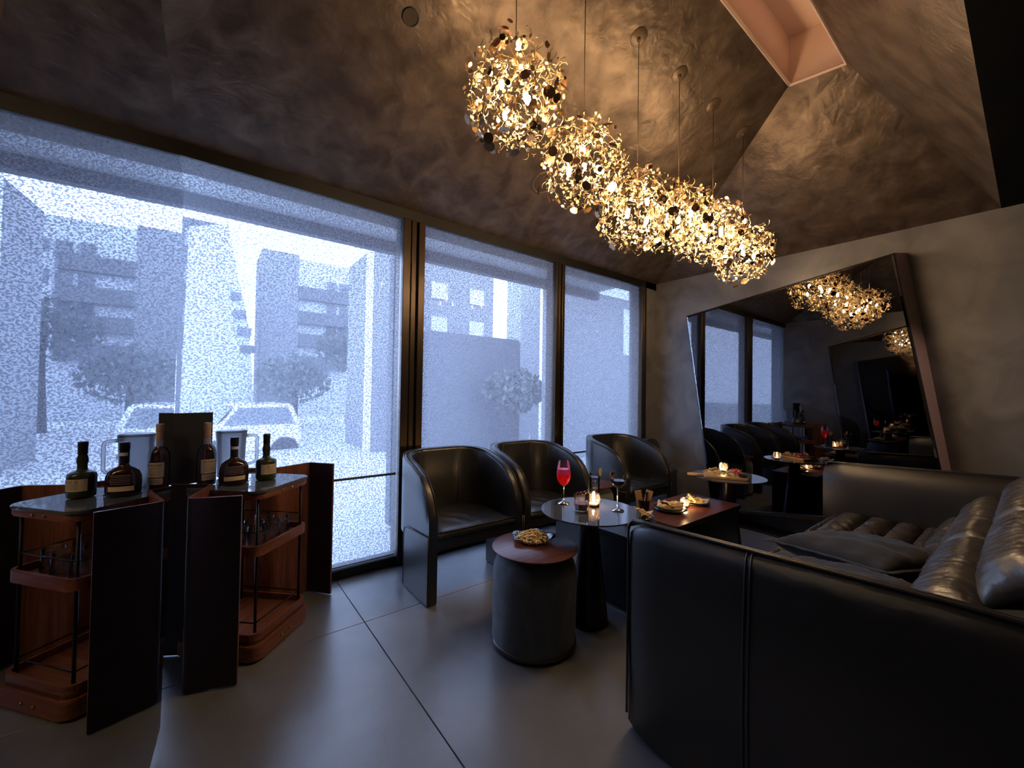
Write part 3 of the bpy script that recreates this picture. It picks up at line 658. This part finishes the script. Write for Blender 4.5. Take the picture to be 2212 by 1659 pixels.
def foil_cloud(seed):
    rng = random.Random(seed); t = B()
    for k in range(640):
        d = shell_dir(rng); c = d * sup(d) * rng.choice((1, 1, 1, .9, .8, .66, .5)) * rng.uniform(.90, 1.06)
        A = Euler((rng.uniform(0, 6.3), rng.uniform(0, 6.3), rng.uniform(0, 6.3))).to_matrix()
        s = rng.uniform(.022, .062); n = 7
        vs = [t.verts.new(c + A @ Vector((s * math.cos(i * 2 * PI / n), s * .75 * math.sin(i * 2 * PI / n), .006 * math.sin(i * 2.1)))) for i in range(n)]
        t.faces.new(vs)
        if k % 2 == 0:      # a curled stem
            l = rng.uniform(.10, .24); a0 = rng.uniform(0, 6); pr = None; wd = .014
            for i in range(6):
                f = i / 5; p = c + A @ Vector((l * f, .05 * math.sin(a0 + f * 4), .05 * math.cos(a0 + f * 3.3) - .05 * math.cos(a0))); q = p + A @ Vector((0, .3 * wd, wd))
                cur = (t.verts.new(p), t.verts.new(q))
                if pr: t.faces.new((pr[0], pr[1], cur[1], cur[0]))
                pr = cur
    me = bpy.data.meshes.new('foil_leaves'); t.to_mesh(me); t.free(); me.materials.append(M_GOLD); return me
CLOUDS = [foil_cloud(5), foil_cloud(11)]
def bulb_mesh():
    t = B(); lathe(t, [(0, -.028), (.006, -.025), (.0105, -.014), (.0115, .0), (.009, .010), (0, .014)], 12); me = bpy.data.meshes.new('bulb'); bmesh.ops.recalc_face_normals(t, faces=t.faces[:]); t.to_mesh(me); t.free(); me.materials.append(M_BULB); return me
BULBM = bulb_mesh()
for i, (u, z, R) in enumerate(PEND):
    v = 1.35; zc = zA(v); rng = random.Random(100 + i)
    r = thing('pendant_lamp', PL[i], 'lamp', (u, v, z), 0, 'six gold foil pendant lamps under the sloping ceiling')
    def add(name, me, loc, rot, sc):
        o = bpy.data.objects.new(name, me); COL.objects.link(o); o.parent = r; o.location = loc; o.rotation_euler = rot; o.scale = (sc, sc, sc); return o
    t = B(); lathe(t, [(0, -.007), (.046, -.006), (.050, -.003), (.050, .003)], 32, M=Matrix.Translation((0, 0, zc - z)) @ Matrix.Rotation(-math.atan(SL), 4, 'X')); obj('ceiling_rose', t, M_CABLE, r, True, auto=40)
    t = B(); lathe(t, [(0, -.02), (.010, -.016), (.010, .0)], 12, (0, 0, zc - z - .004)); obj('cable_grip', t, M_CABLE, r, True)
    t = B(); tube(t, [(0, 0, zc - z), (0, 0, R + .06)], .0022, 6); obj('cable', t, M_CABLE, r, True)
    t = B(); tube(t, [(0, 0, R + .065), (0, 0, R + .055), (0, 0, R + .054), (0, 0, R - .06)], .006, 8, rad=[.0075, .0075, .0052, .0052]); obj('stem', t, M_BRASS, r, True)
    t = B()
    for k in range(7):
        a = k * 2 * PI / 7 + i; pts = [(0, 0, R - .03)] + [(R * .93 * math.sin(f) * math.cos(a), R * .93 * math.sin(f) * math.sin(a), R * .95 * math.cos(f)) for f in (.35, .7, 1.1, 1.5, 1.9, 2.3)]
        tube(t, pts, .0016, 4)
    obj('wire_frame', t, M_BRASS, r)
    c = bpy.data.objects.new('foil_leaves', CLOUDS[i % 2]); COL.objects.link(c); c.parent = r; c.scale = (R, R, R * .95); c.rotation_euler = (0, 0, rng.uniform(0, 6)); c['kind'] = 'stuff'
    for k in range(78 if i < 2 else 62):
        d = shell_dir(rng); far = 1.0 if rng.random() > .12 else 1.16
        p = d * sup(d) * R * rng.uniform(.93, 1.05) * far
        nq = (d + .7 * shell_dir(rng)).to_track_quat('Z', 'Y').to_euler()
        add('foil_disc', DISC, p, nq, rng.choice((.010, .012, .015, .018, .022, .025)) * (1.0 if i < 2 else .92))
    for k in range(4):
        a = k * PI / 2 + i * .7; add('bulb', BULBM, (.072 * math.cos(a), .072 * math.sin(a), .035 - .06 * (k % 2)), (0, 0, 0), 1.0)
# ------------------------------------------------------------------ bottles and things on the cart
def flat_text(txt, size, m, name, parent, M):      # flat printed lettering as thin mesh
    cu = bpy.data.curves.new(name, 'FONT'); cu.body = txt; cu.size = size; cu.align_x = 'CENTER'; cu.align_y = 'CENTER'; cu.resolution_u = 2
    tmp = bpy.data.objects.new(name, cu); COL.objects.link(tmp); dg = bpy.context.evaluated_depsgraph_get(); me = bpy.data.meshes.new_from_object(tmp.evaluated_get(dg))
    bpy.data.objects.remove(tmp); me.materials.clear(); me.materials.append(m)
    for v in me.vertices: v.co = M(v.co)
    o = bpy.data.objects.new(name, me); COL.objects.link(o); o.parent = parent; return o
M_LABEL = mat('cream_label', (.80, .64, .42), .7); M_INK = mat('label_ink', (.03, .02, .02), .7); M_CORK = mat('cork_cap', (.42, .27, .16), .6)
M_WHISKY = mat('dark_rum_glass', (.030, .008, .006), .05, 0, .7); M_GREEN = mat('olive_bottle_glass', (.035, .045, .008), .06, 0, .7); M_CAP = mat('black_cap', (.008, .008, .009), .4); M_CLEARB = glassy('clear_bottle_glass', (.9, .93, .97), .02, 1.5, 2.0)
def bottle(name, label, loc, rz, prof, m, sx=1, sy=1):
    r = thing(name, label, 'bottle', loc, rz, 'liquor bottles on the drinks cart')
    t = B(); lathe(t, prof, 40, M=Matrix.Diagonal((sx, sy, 1, 1))); obj('glass_body', t, m, r, True, auto=50); return r
def wrap(parent, name, rad, a0, a1, z0, z1, m, sx=1, sy=1, n=14):
    t = B(); rows = []
    for k in range(n + 1):
        a = a0 + (a1 - a0) * k / n; rows.append([t.verts.new((sx * rad * math.cos(a), sy * rad * math.sin(a), z)) for z in (z0, z1)])
    for a, b in zip(rows, rows[1:]): t.faces.new((a[0], b[0], b[1], a[1]))
    return obj(name, t, m, parent, True)
def print_on(parent, txt, size, rad, a, z, m=None, sx=1, sy=1, name='lettering'):
    return flat_text(txt, size, m or M_INK, name, parent, lambda c: Vector((sx * (rad + .0006) * math.cos(a + c.x / rad), sy * (rad + .0006) * math.sin(a + c.x / rad), z + c.y)))
def fine_print(parent, rad, a0, a1, zs, m=None, sx=1, sy=1):
    t = B(); rng = random.Random(int(rad * 1e5))
    for z in zs:
        a = a0
        while a < a1:
            w_ = rng.uniform(.03, .12); b_ = min(a1, a + w_); q = [(sx * (rad + .0005) * math.cos(x), sy * (rad + .0005) * math.sin(x), zz) for x, zz in ((a, z), (b_, z), (b_, z + .0016), (a, z + .0016))]
            poly(t, q); a = b_ + .02
    o = obj('fine_print', t, m or M_INK, parent); o['kind'] = 'stuff'; return o
ZT = .7765
FA = -1.62      # direction towards the viewer
r = bottle('whisky_bottle', 'tall dark whisky bottle with cork cap, standing before the black menu folder', (.022, 2.435, ZT), 0,
           [(0, .002), (.030, .002), (.037, .006), (.0385, .02), (.0385, .150), (.036, .168), (.027, .186), (.0165, .198), (.0135, .21), (.0135, .232)], M_WHISKY)
t = B(); lathe(t, [(.0142, .225), (.0142, .262), (.0135, .264), (.0135, .267), (.0155, .268), (.0155, .297), (.014, .300), (0, .300)], 24); obj('cork_cap', t, M_CORK, r, True, auto=40)
t = B(); lathe(t, [(.0165, .198), (.0145, .208), (.0142, .226)], 24); obj('neck_band', t, mat('silver_band', (.4, .42, .48), .3, .6), r, True)
wrap(r, 'front_label', .0392, FA - .55, FA + 1.15, .062, .128, M_LABEL); wrap(r, 'lower_label', .0392, FA - .45, FA + 1.15, .030, .058, M_LABEL)
print_on(r, 'BENRIACH', .0165, .0394, FA + .72, .116); fine_print(r, .0394, FA - .25, FA + 1.0, (.104, .098, .090, .084, .078, .072, .050, .044, .038))
r = bottle('rum_decanter', 'squat round-shouldered dark spirit bottle with black neck, middle of the three on the cart', (.128, 2.375, ZT), .15,
           [(0, .004), (.050, .004), (.058, .008), (.061, .02), (.062, .060), (.060, .085), (.052, .106), (.036, .120), (.020, .127), (.0165, .135), (.016, .150)], M_WHISKY, 1.0, .62)
t = B(); lathe(t, [(.0635, .001), (.0635, .012), (.060, .014), (.058, .002), (0, .001)], 40, M=Matrix.Diagonal((1, .62, 1, 1))); obj('clear_base', t, M_CLEARB, r, True)
t = B(); lathe(t, [(.0168, .142), (.0168, .196), (.018, .198), (.018, .228), (.016, .230), (0, .230)], 24, M=Matrix.Diagonal((1, 1, 1, 1))); obj('black_neck', t, M_CAP, r, True, auto=40)
wrap(r, 'tax_strip', .0172, -2.6, -.5, .172, .186, mat('white_strip', (.75, .76, .8), .6)); wrap(r, 'front_label', .0628, FA - .75, FA + .75, .026, .046, M_LABEL, 1, .62)
fine_print(r, .0632, FA - .5, FA + .6, (.092, .086, .078, .071, .064, .056), mat('white_print', (.6, .5, .5), .6), 1, .62)
r = bottle('rum_bottle', 'short olive-green rum bottle with black cap and cream label, rightmost on the cart', (.268, 2.428, ZT), 0,
           [(0, .002), (.040, .002), (.0455, .006), (.0465, .02), (.0465, .090), (.044, .101), (.034, .108), (.021, .112), (.0165, .120), (.016, .138), (.019, .150), (.018, .165), (.0145, .178), (.0145, .19)], M_GREEN)
t = B(); lathe(t, [(.0158, .182), (.0158, .212), (.0165, .214), (.0165, .232), (.015, .234), (0, .234)], 24); obj('black_cap', t, M_CAP, r, True, auto=40)
wrap(r, 'front_label', .0471, FA - .55, FA + 1.25, .032, .082, M_LABEL); print_on(r, 'EL DORADO', .0150, .0473, FA + .95, .071); fine_print(r, .0473, FA + .05, FA + 1.1, (.060, .053, .046, .040))
# black menu folder and water jug
r = thing('menu_folder', 'tall black folded menu folder standing on the cart against the left mirror', 'menu', (-.012, 2.50, ZT))
M_MENU = mat('black_card', (.010, .010, .013), .5)
for (a, b_) in (((-.105, -.012), (.054, .035)), ((-.105, -.012), (-.125, .10))):
    t = B(); A = Vector((*a, 0)); C = Vector((*b_, 0)); n = (C - A).normalized().cross(Vector((0, 0, 1))) * .003
    prism(t, [(p.x, p.y) for p in (A - n, C - n, C + n, A + n)], 0.0, .345); obj('cover_panel', t, M_MENU, r)
r = thing('water_jug', 'frosted water jug with loop handle behind the bottles on the cart', 'jug', (.125, 2.585, ZT), .0)
t = B(); lathe(t, [(0, .003), (.052, .003), (.060, .01), (.066, .20), (.070, .232), (.067, .236), (.063, .205), (.056, .014), (0, .010)], 40); obj('jug_body', t, M_FROST, r, True, auto=40)
t = B(); lathe(t, [(0, .240), (.06, .240), (.0705, .236), (.0705, .243), (.06, .248), (0, .250)], 40); obj('jug_lid', t, M_FROST, r, True)
t = B(); tube(t, smooth_path([(.066, 0, .215), (.115, 0, .215), (.115, 0, .07), (.062, 0, .06)], .03, 5), .008, 8); obj('handle', t, M_FROST, r, True)
# upturned tumblers on the middle shelf
def tumbler(label, loc):
    r = thing('glass_tumbler', label, 'glass', loc, 0, 'upturned tumblers on the cart shelf')
    t = B(); lathe(t, [(.040, .001), (.036, .092), (.034, .097), (0, .097), ], 28); obj('glass_wall', t, M_GLASS, r, True, auto=40)
    t = B(); lathe(t, [(.0385, .001), (.0345, .078), (.030, .083), (0, .083)], 28); obj('inner_wall', t, M_GLASS, r, True, auto=40)
    return r
base = CM
def shelf(x, y): return CM @ Vector((x, y, .4925))
gl = tumbler('clear upturned tumbler on the cart shelf, front corner', shelf(.10, .09))
for (x, y, lb) in ((.19, .08, 'clear upturned tumbler on the cart shelf, front row middle'), (.285, .10, 'clear upturned tumbler on the cart shelf, front row right'), (.09, .185, 'clear upturned tumbler on the cart shelf, second row left'), (.18, .175, 'clear upturned tumbler on the cart shelf, second row middle'), (.275, .195, 'clear upturned tumbler on the cart shelf, second row right')):
    dup(gl, shelf(x, y), 0, lb)
# ------------------------------------------------------------------ cocktails on the near round table
T1 = .6055
def juice(name, col):      # light-scattering coloured liquid
    m = mat(name, col, .12, 0, .5); nt = m.node_tree; tl = nt.nodes.new('ShaderNodeBsdfTranslucent'); tl.inputs[0].default_value = (*col, 1); ad = nt.nodes.new('ShaderNodeAddShader')
    nt.links.new(nt.nodes['Principled BSDF'].outputs[0], ad.inputs[0]); nt.links.new(tl.outputs[0], ad.inputs[1]); nt.links.new(ad.outputs[0], nt.nodes['Material Output'].inputs[0]); return m
M_RED = juice('red_cocktail', (.98, .03, .06)); M_FOAM = juice('pink_foam', (.62, .25, .48)); M_AMBER = mat('amber_whisky', (.55, .13, .008), .1, 0, .6); M_DARKRED = mat('dark_red_cocktail', (.05, .004, .006), .08, 0, .6)
r = thing('wine_glass', 'tall wine glass of bright red cocktail with pink foam on the round table', 'cocktail', (1.668, 1.668, T1))
t = B(); lathe(t, [(0, .0015), (.034, .001), (.036, .003), (.02, .007), (.006, .014), (.0042, .03), (.0040, .09), (.006, .101)], 36); obj('foot_and_stem', t, M_GLASS, r, True)
t = B(); lathe(t, [(.006, .101), (.018, .108), (.034, .128), (.041, .155), (.0415, .175), (.038, .21), (.033, .246)], 40); obj('bowl', t, M_GLASS, r, True)
t = B(); lathe(t, [(0, .1035), (.017, .1095), (.0325, .129), (.0395, .155), (.0400, .172), (0, .172)], 40); obj('red_drink', t, M_RED, r, True, auto=40)
t = B(); lathe(t, [(.0400, .1722), (.0388, .190), (.0365, .2), (0, .2)], 40); obj('foam', t, M_FOAM, r, True, auto=40)
r = thing('rocks_glass', 'short faceted tumbler of amber whisky with dark cherries on its rim', 'cocktail', (1.637, 1.498, T1))
def facets(prof, n, amp):
    t = B(); rings = []
    for rr, z in prof: rings.append([t.verts.new(((rr + amp * (k % 2)) * math.cos(k * PI / n), (rr + amp * (k % 2)) * math.sin(k * PI / n), z)) for k in range(2 * n)])
    for a, b in zip(rings, rings[1:]):
        for k in range(2 * n): t.faces.new((a[k], a[(k + 1) % (2 * n)], b[(k + 1) % (2 * n)], b[k]))
    return t
t = facets([(.035, .002), (.038, .03), (.0405, .07), (.041, .095)], 10, .002); obj('cut_glass_wall', t, M_CRYSTAL, r)
t = B(); lathe(t, [(0, .001), (.036, .001), (.037, .014), (0, .016)], 28); obj('thick_base', t, M_CRYSTAL, r, True)
t = B(); lathe(t, [(0, .017), (.0345, .017), (.037, .046), (0, .046)], 28); obj('whisky', t, M_AMBER, r, True, auto=40)
M_CHERRY = mat('dark_cherry', (.16, .012, .015), .15, 0, .6)
for k in range(5):
    t = B(); lathe(t, [(0, -.0085), (.006, -.006), (.0085, 0), (.006, .006), (0, .0085)], 14, (-.026 + .014 * k, .004 * (-1) ** k, .1)); obj('cherry', t, M_CHERRY, r, True)
t = B(); tube(t, [(-.040, 0, .099), (.042, 0, .1)], .0012, 5); obj('cocktail_pick', t, M_BRASS, r)
r = thing('highball_glass', 'tall clear highball glass with a lime wheel on its rim, behind the candle', 'cocktail', (1.835, 1.578, T1))
t = B(); lathe(t, [(0, .002), (.027, .002), (.0285, .01), (.031, .178)], 32); obj('glass_wall', t, M_GLASS, r, True, auto=40)
t = B(); lathe(t, [(0, .014), (.0265, .014), (.0290, .150), (0, .150)], 32); obj('clear_drink', t, glassy('tonic', (.82, .86, .92), .01, 1.33, 1.2), r, True, auto=40)
M_LIME = mat('lime_flesh', (.72, .62, .22), .5)
t = B(); lathe(t, [(0, -.003), (.022, -.003), (.024, 0), (.022, .003), (0, .003)], 24, M=Matrix.Translation((.026, -.02, .178)) @ Matrix.Rotation(PI / 2, 4, 'X') @ Matrix.Rotation(.4, 4, 'Y')); obj('lime_wheel', t, M_LIME, r, True, auto=40)
t = B(); b2(t, -.012, .012, -.012, .010, .10, .128, .004); obj('ice_cube', t, M_GLASS, r, True)
r = thing('coupe_glass', 'stemmed coupe of dark red cocktail garnished with an orange flower', 'cocktail', (1.818, 1.398, T1))
t = B(); lathe(t, [(0, .0015), (.032, .001), (.034, .003), (.016, .008), (.005, .016), (.004, .04), (.0045, .10), (.006, .125)], 36); obj('foot_and_stem', t, M_GLASS, r, True)
t = B(); lathe(t, [(.006, .125), (.022, .131), (.034, .145), (.0385, .160), (.0395, .190)], 40); obj('bowl', t, M_GLASS, r, True)
t = B(); lathe(t, [(0, .1265), (.021, .1325), (.0325, .146), (.0368, .160), (.0372, .166), (0, .166)], 40); obj('dark_drink', t, M_DARKRED, r, True, auto=40)
M_ORANGE = mat('orange_petal', (.85, .42, .06), .55)
for k in range(5):
    a = k * 2 * PI / 5 + .3; t = B(); c = Vector((-.028, .027, .196)); d = Vector((math.cos(a) * .7, -.3, math.sin(a))).normalized(); s = d.cross(Vector((0, 1, 0))).normalized()
    poly(t, [c, c + d * .010 + s * .009, c + d * .022 + s * .004 + Vector((0, -.004, 0)), c + d * .022 - s * .005, c + d * .010 - s * .009]); o = obj('petal', t, M_ORANGE, r); md = o.modifiers.new('thick', 'SOLIDIFY'); md.thickness = .0015
def candle(label, loc, rad=.033, h=.072):
    r = thing('tealight_globe', label, 'candle', loc, 0, 'cut-glass tealight globes')
    t = facets([(rad * .62, .002), (rad * .9, .016), (rad * 1.05, .034), (rad * 1.0, .052), (rad * .80, h)], 9, .0018); obj('glass_globe', t, M_CRYSTAL, r)
    t = B(); lathe(t, [(0, .003), (rad * .62, .003), (rad * .64, .016), (0, .017)], 20); obj('wax', t, M_WAX, r, True, auto=40)
    t = B(); lathe(t, [(0, .019), (.0042, .024), (.0050, .030), (.003, .040), (0, .050)], 10); obj('flame', t, M_FLAME, r, True)
    return r
candle('glowing cut-glass tealight globe among the cocktails on the near round table', (1.775, 1.535, T1), .036, .075)
candle('glowing cut-glass tealight globe behind the fries on the walnut coffee table', (2.775, 1.545, .4345), .032, .064)
candle('glowing cut-glass tealight globe on the far round table behind the snack board', (3.47, 1.595, T1), .034, .07)
# ------------------------------------------------------------------ food
M_FRY = mat('fried_potato', (.92, .55, .16), .6, var=(40, (1.0, .76, .34), .35, .65)); M_PLATEG = glassy('clear_plate_glass', (.93, .93, .92), .03, 1.5, 2.0, ((.8, .7, .55), .2)); M_PAPER = mat('printed_paper', (.70, .55, .40), .8); M_PLATED = mat('dark_plate', (.02, .02, .022), .25)
def wavy_plate(name, r, R, n, amp, m, sx=1.0):
    t = B(); rings = []
    for rr, z in ((.0, .003), (.55, .003), (.8, .008), (1.0, .020), (.97, .022), (.78, .011), (.5, .006), (0, .006)):
        if rr == 0: rings.append([t.verts.new((0, 0, z))]); continue
        rings.append([t.verts.new((sx * rr * (R + amp * math.cos(n * k * 2 * PI / 48) * rr) * math.cos(k * 2 * PI / 48), rr * (R + amp * math.cos(n * k * 2 * PI / 48) * rr) * math.sin(k * 2 * PI / 48), z + .004 * rr * math.cos(n * k * 2 * PI / 48))) for k in range(48)])
    for a, b in zip(rings, rings[1:]):
        for k in range(48):
            if len(a) == 1: t.faces.new((a[0], b[k], b[(k + 1) % 48]))
            elif len(b) == 1: t.faces.new((a[k], a[(k + 1) % 48], b[0]))
            else: t.faces.new((a[k], a[(k + 1) % 48], b[(k + 1) % 48], b[k]))
    return obj(name, t, m, r, True)
def shoestring(r, n, R, h, seed, z0=.01):
    rng = random.Random(seed); t = B()
    for k in range(n):
        a = rng.uniform(0, 6.3); d = R * rng.random() ** .6; x, y = d * math.cos(a), d * math.sin(a); z = z0 + h * (1 - (d / R) ** 2) * rng.uniform(.4, 1)
        b_ = rng.uniform(0, 6.3); l = rng.uniform(.02, .04); c = rng.uniform(-.012, .012)
        tube(t, [(x - l / 2 * math.cos(b_), y - l / 2 * math.sin(b_), z), (x + c * math.sin(b_), y - c * math.cos(b_), z + .006), (x + l / 2 * math.cos(b_), y + l / 2 * math.sin(b_), z - .002)], .0030, 4)
    o = obj('shoestring_fries', t, M_FRY, r, True); o['kind'] = 'stuff'; return o
r = thing('fries_plate', 'leaf-shaped glass plate heaped with thin golden fries on the near stool', 'food', (1.385, 1.605, .4745), -.6)
wavy_plate('glass_plate', r, .098, 5, .010, M_PLATEG, 1.12); shoestring(r, 190, .080, .038, 3)
t = B()
for k in range(6):
    a = k * PI / 3; poly(t, [(0, 0, .052), (.010 * math.cos(a - .4), .010 * math.sin(a - .4), .056), (.018 * math.cos(a), .018 * math.sin(a), .054), (.010 * math.cos(a + .4), .010 * math.sin(a + .4), .056)])
o = obj('edible_flower', t, mat('yellow_petal', (.85, .42, .04), .5), r); md = o.modifiers.new('thick', 'SOLIDIFY'); md.thickness = .001
def strips(r, name, items, m):      # chunky chips, breadsticks: one tapered bar each
    for (x, y, z, l, w_, a, e) in items:
        t = B(); box(t, (0, 0, 0), (l, w_, w_ * .8), w_ * .22, 2, Matrix.Translation((x, y, z)) @ Matrix.Rotation(a, 4, 'Z') @ Matrix.Rotation(e, 4, 'Y')); obj(name, t, m, r, True, auto=50)
def paper_square(r, s, z, lift, seed):
    t = B(); n = 8; g = [[t.verts.new((s * (i / n - .5), s * (j / n - .5), z + lift * (abs(i / n - .5) ** 2 + abs(j / n - .5) ** 2) * 4 + .004 * noise.noise((i * .6, j * .6, seed)))) for i in range(n + 1)] for j in range(n + 1)]
    for j in range(n):
        for i in range(n): t.faces.new((g[j][i], g[j][i + 1], g[j + 1][i + 1], g[j + 1][i]))
    o = obj('paper_liner', t, M_PAPER, r, True); md = o.modifiers.new('thick', 'SOLIDIFY'); md.thickness = .0012; return o
r = thing('chips_plate', 'dark plate of thick golden chips with a bowl of red dip, on walnut', 'food', (2.615, 1.565, .4345), .5)
t = B(); lathe(t, [(0, .002), (.07, .002), (.112, .014), (.113, .017), (.07, .006), (0, .006)], 40); obj('plate', t, M_PLATED, r, True); paper_square(r, .17, .011, .016, 2)
rng = random.Random(8)
strips(r, 'chip', [(rng.uniform(-.065, .055), rng.uniform(-.065, .045), .026 + .012 * (k % 3), rng.uniform(.05, .075), .015, rng.uniform(0, 3.1), rng.uniform(-.25, .25)) for k in range(24)], M_FRY)
t = B(); lathe(t, [(0, .03), (.026, .03), (.035, .052), (.033, .053), (.026, .046), (0, .045)], 28, (.022, .03, 0)); obj('dip_bowl', t, M_PLATED, r, True)
t = B(); lathe(t, [(0, .0495), (.031, .0495), (0, .0505)], 28, (.022, .03, 0)); obj('red_dip', t, mat('chilli_dip', (.75, .10, .02), .3), r)
r = thing('snack_plate', 'plate of fried snacks on printed paper at the far corner of the walnut coffee table', 'food', (2.93, 1.545, .4345), .3)
t = B(); lathe(t, [(0, .002), (.06, .002), (.098, .012), (.099, .015), (.06, .006), (0, .006)], 40); obj('plate', t, M_PLATED, r, True); paper_square(r, .16, .010, .012, 5)
strips(r, 'breaded_stick', [(-.03, .02, .045, .09, .016, .9, -.45), (.0, .0, .026, .07, .02, .3, 0), (.02, .03, .026, .06, .02, 1.6, .1), (-.03, -.02, .024, .06, .019, 2.2, 0), (-.01, .03, .04, .06, .018, 2.8, .15)], M_FRY)
for (x, y) in ((.015, -.035), (.045, -.01), (.03, .02)):
    t = B(); lathe(t, [(0, .008), (.018, .010), (.022, .02), (.018, .032), (0, .037)], 16, (x, y, .004)); obj('fritter', t, M_FRY, r, True)
r = thing('fries_basket', 'stacked dark bowl of curly fries on the table end behind the sofa arm', 'food', (2.205, 1.53, .4305), .2)
t = B(); lathe(t, [(0, .001), (.085, .001), (.10, .012), (.101, .02), (.09, .024), (0, .02)], 40); obj('lower_dish', t, M_PLATED, r, True, auto=40)
t = B(); lathe(t, [(0, .024), (.06, .024), (.088, .048), (.086, .049), (.06, .03), (0, .029)], 40); obj('upper_dish', t, mat('steel_dish', (.3, .3, .31), .25, .9), r, True, auto=40)
paper_square(r, .13, .038, .022, 7); shoestring(r, 150, .075, .055, 9, .036)
r = thing('cutlery_cup', 'black tapered cup holding cutlery and kraft napkins on the coffee table', 'cup', (2.435, 1.655, .4345))
t = B(); lathe(t, [(0, .001), (.032, .001), (.034, .004), (.042, .082), (.040, .082), (.032, .008), (0, .006)], 32); obj('cup', t, mat('black_ceramic', (.02, .014, .013), .3), r, True, auto=40)
M_KRAFT = mat('kraft_napkin', (.60, .36, .20), .8)
for (x, y, a, e) in ((-.020, .006, .9, -.18), (.018, -.002, .7, .22)):
    t = B(); box(t, (0, 0, .075), (.045, .006, .12), .002, 1, Matrix.Translation((x, y, .012)) @ Matrix.Rotation(a - 1.6, 4, 'Z') @ Matrix.Rotation(e, 4, 'Y')); obj('napkin', t, M_KRAFT, r)
for (x, y, e) in ((-.005, -.012, .12), (.008, -.014, -.05), (.0, .012, .3)):
    t = B(); tube(t, [(x, y, .012), (x + e * .08, y - .004, .095), (x + e * .16, y - .006, .135)], .0025, 6, rad=[.002, .003, .006]); obj('cutlery_handle', t, M_ROD, r, True)
r = thing('snack_board', 'pale wooden serving board with a handle, laden with snacks on the far table', 'food', (3.235, 1.475, T1), -1.05)
M_BOARD = wood('pale_beech', (.55, .30, .12), (.70, .42, .19), .45)
t = B(); prism(t, rrect(.30, .17, .018, 5), .001, .019); bmesh.ops.bevel(t, geom=[e for e in t.edges if abs((e.verts[0].co - e.verts[1].co).z) < 1e-6], offset=.003, segments=1, affect='EDGES'); obj('board', t, M_BOARD, r, True, auto=40)
t = B(); prism(t, rrect(.13, .036, .016, 5, -.205, -.015), .002, .018); obj('board_handle', t, M_BOARD, r, True, auto=40)
M_CHEESE = mat('pale_cheese', (.80, .62, .26), .5); M_HAM = mat('cured_ham', (.70, .16, .15), .5); M_SALAD = mat('green_leaf', (.22, .26, .05), .6)
rng = random.Random(21)
for k in range(14):
    x, y = rng.uniform(-.12, .07), rng.uniform(-.06, .05); s = rng.uniform(.022, .034)
    t = B(); prism(t, [(0, 0), (s, .1 * s), (.35 * s, .95 * s)], 0, .020, Matrix.Translation((x, y, .020 + .010 * (k % 2))) @ Matrix.Rotation(rng.uniform(0, 6), 4, 'Z') @ Matrix.Rotation(rng.uniform(-.5, .5), 4, 'X')); obj('cheese_wedge', t, M_CHEESE, r)
for k in range(7):
    t = B(); x, y = .06 + rng.uniform(-.02, .06), .035 + rng.uniform(-.03, .03); pr = None
    for i in range(9):
        a = i * .75; p = Vector((x + .016 * math.cos(a), y + .012 * math.sin(a), .021 + .004 * i)); cur = (t.verts.new(p), t.verts.new(p + Vector((.004, .003, .016))))
        if pr: t.faces.new((pr[0], pr[1], cur[1], cur[0]))
        pr = cur
    o = obj('ham_slice', t, M_HAM, r, True); md = o.modifiers.new('thick', 'SOLIDIFY'); md.thickness = .0015
for k in range(9):
    c = Vector((rng.uniform(-.13, .05), rng.uniform(-.07, .05), .024)); t = B(); a = rng.uniform(0, 6); d = Vector((math.cos(a), math.sin(a), .4)) * .018; s = Vector((-math.sin(a), math.cos(a), .2)) * .010
    poly(t, [c, c + d * .6 + s, c + d * 1.6, c + d * .6 - s]); o = obj('salad_leaf', t, M_SALAD, r); md = o.modifiers.new('thick', 'SOLIDIFY'); md.thickness = .001
strips(r, 'bread_stick', [(-.10, .05, .045, .11, .016, .35, -.28), (-.08, .065, .040, .10, .016, .15, -.15)], mat('toasted_bread', (.62, .34, .12), .6))
t = B(); lathe(t, [(0, .020), (.022, .020), (.036, .036), (.034, .037), (.022, .026), (0, .025)], 28, (.115, -.045, 0)); obj('sauce_bowl', t, M_PLATED, r, True)
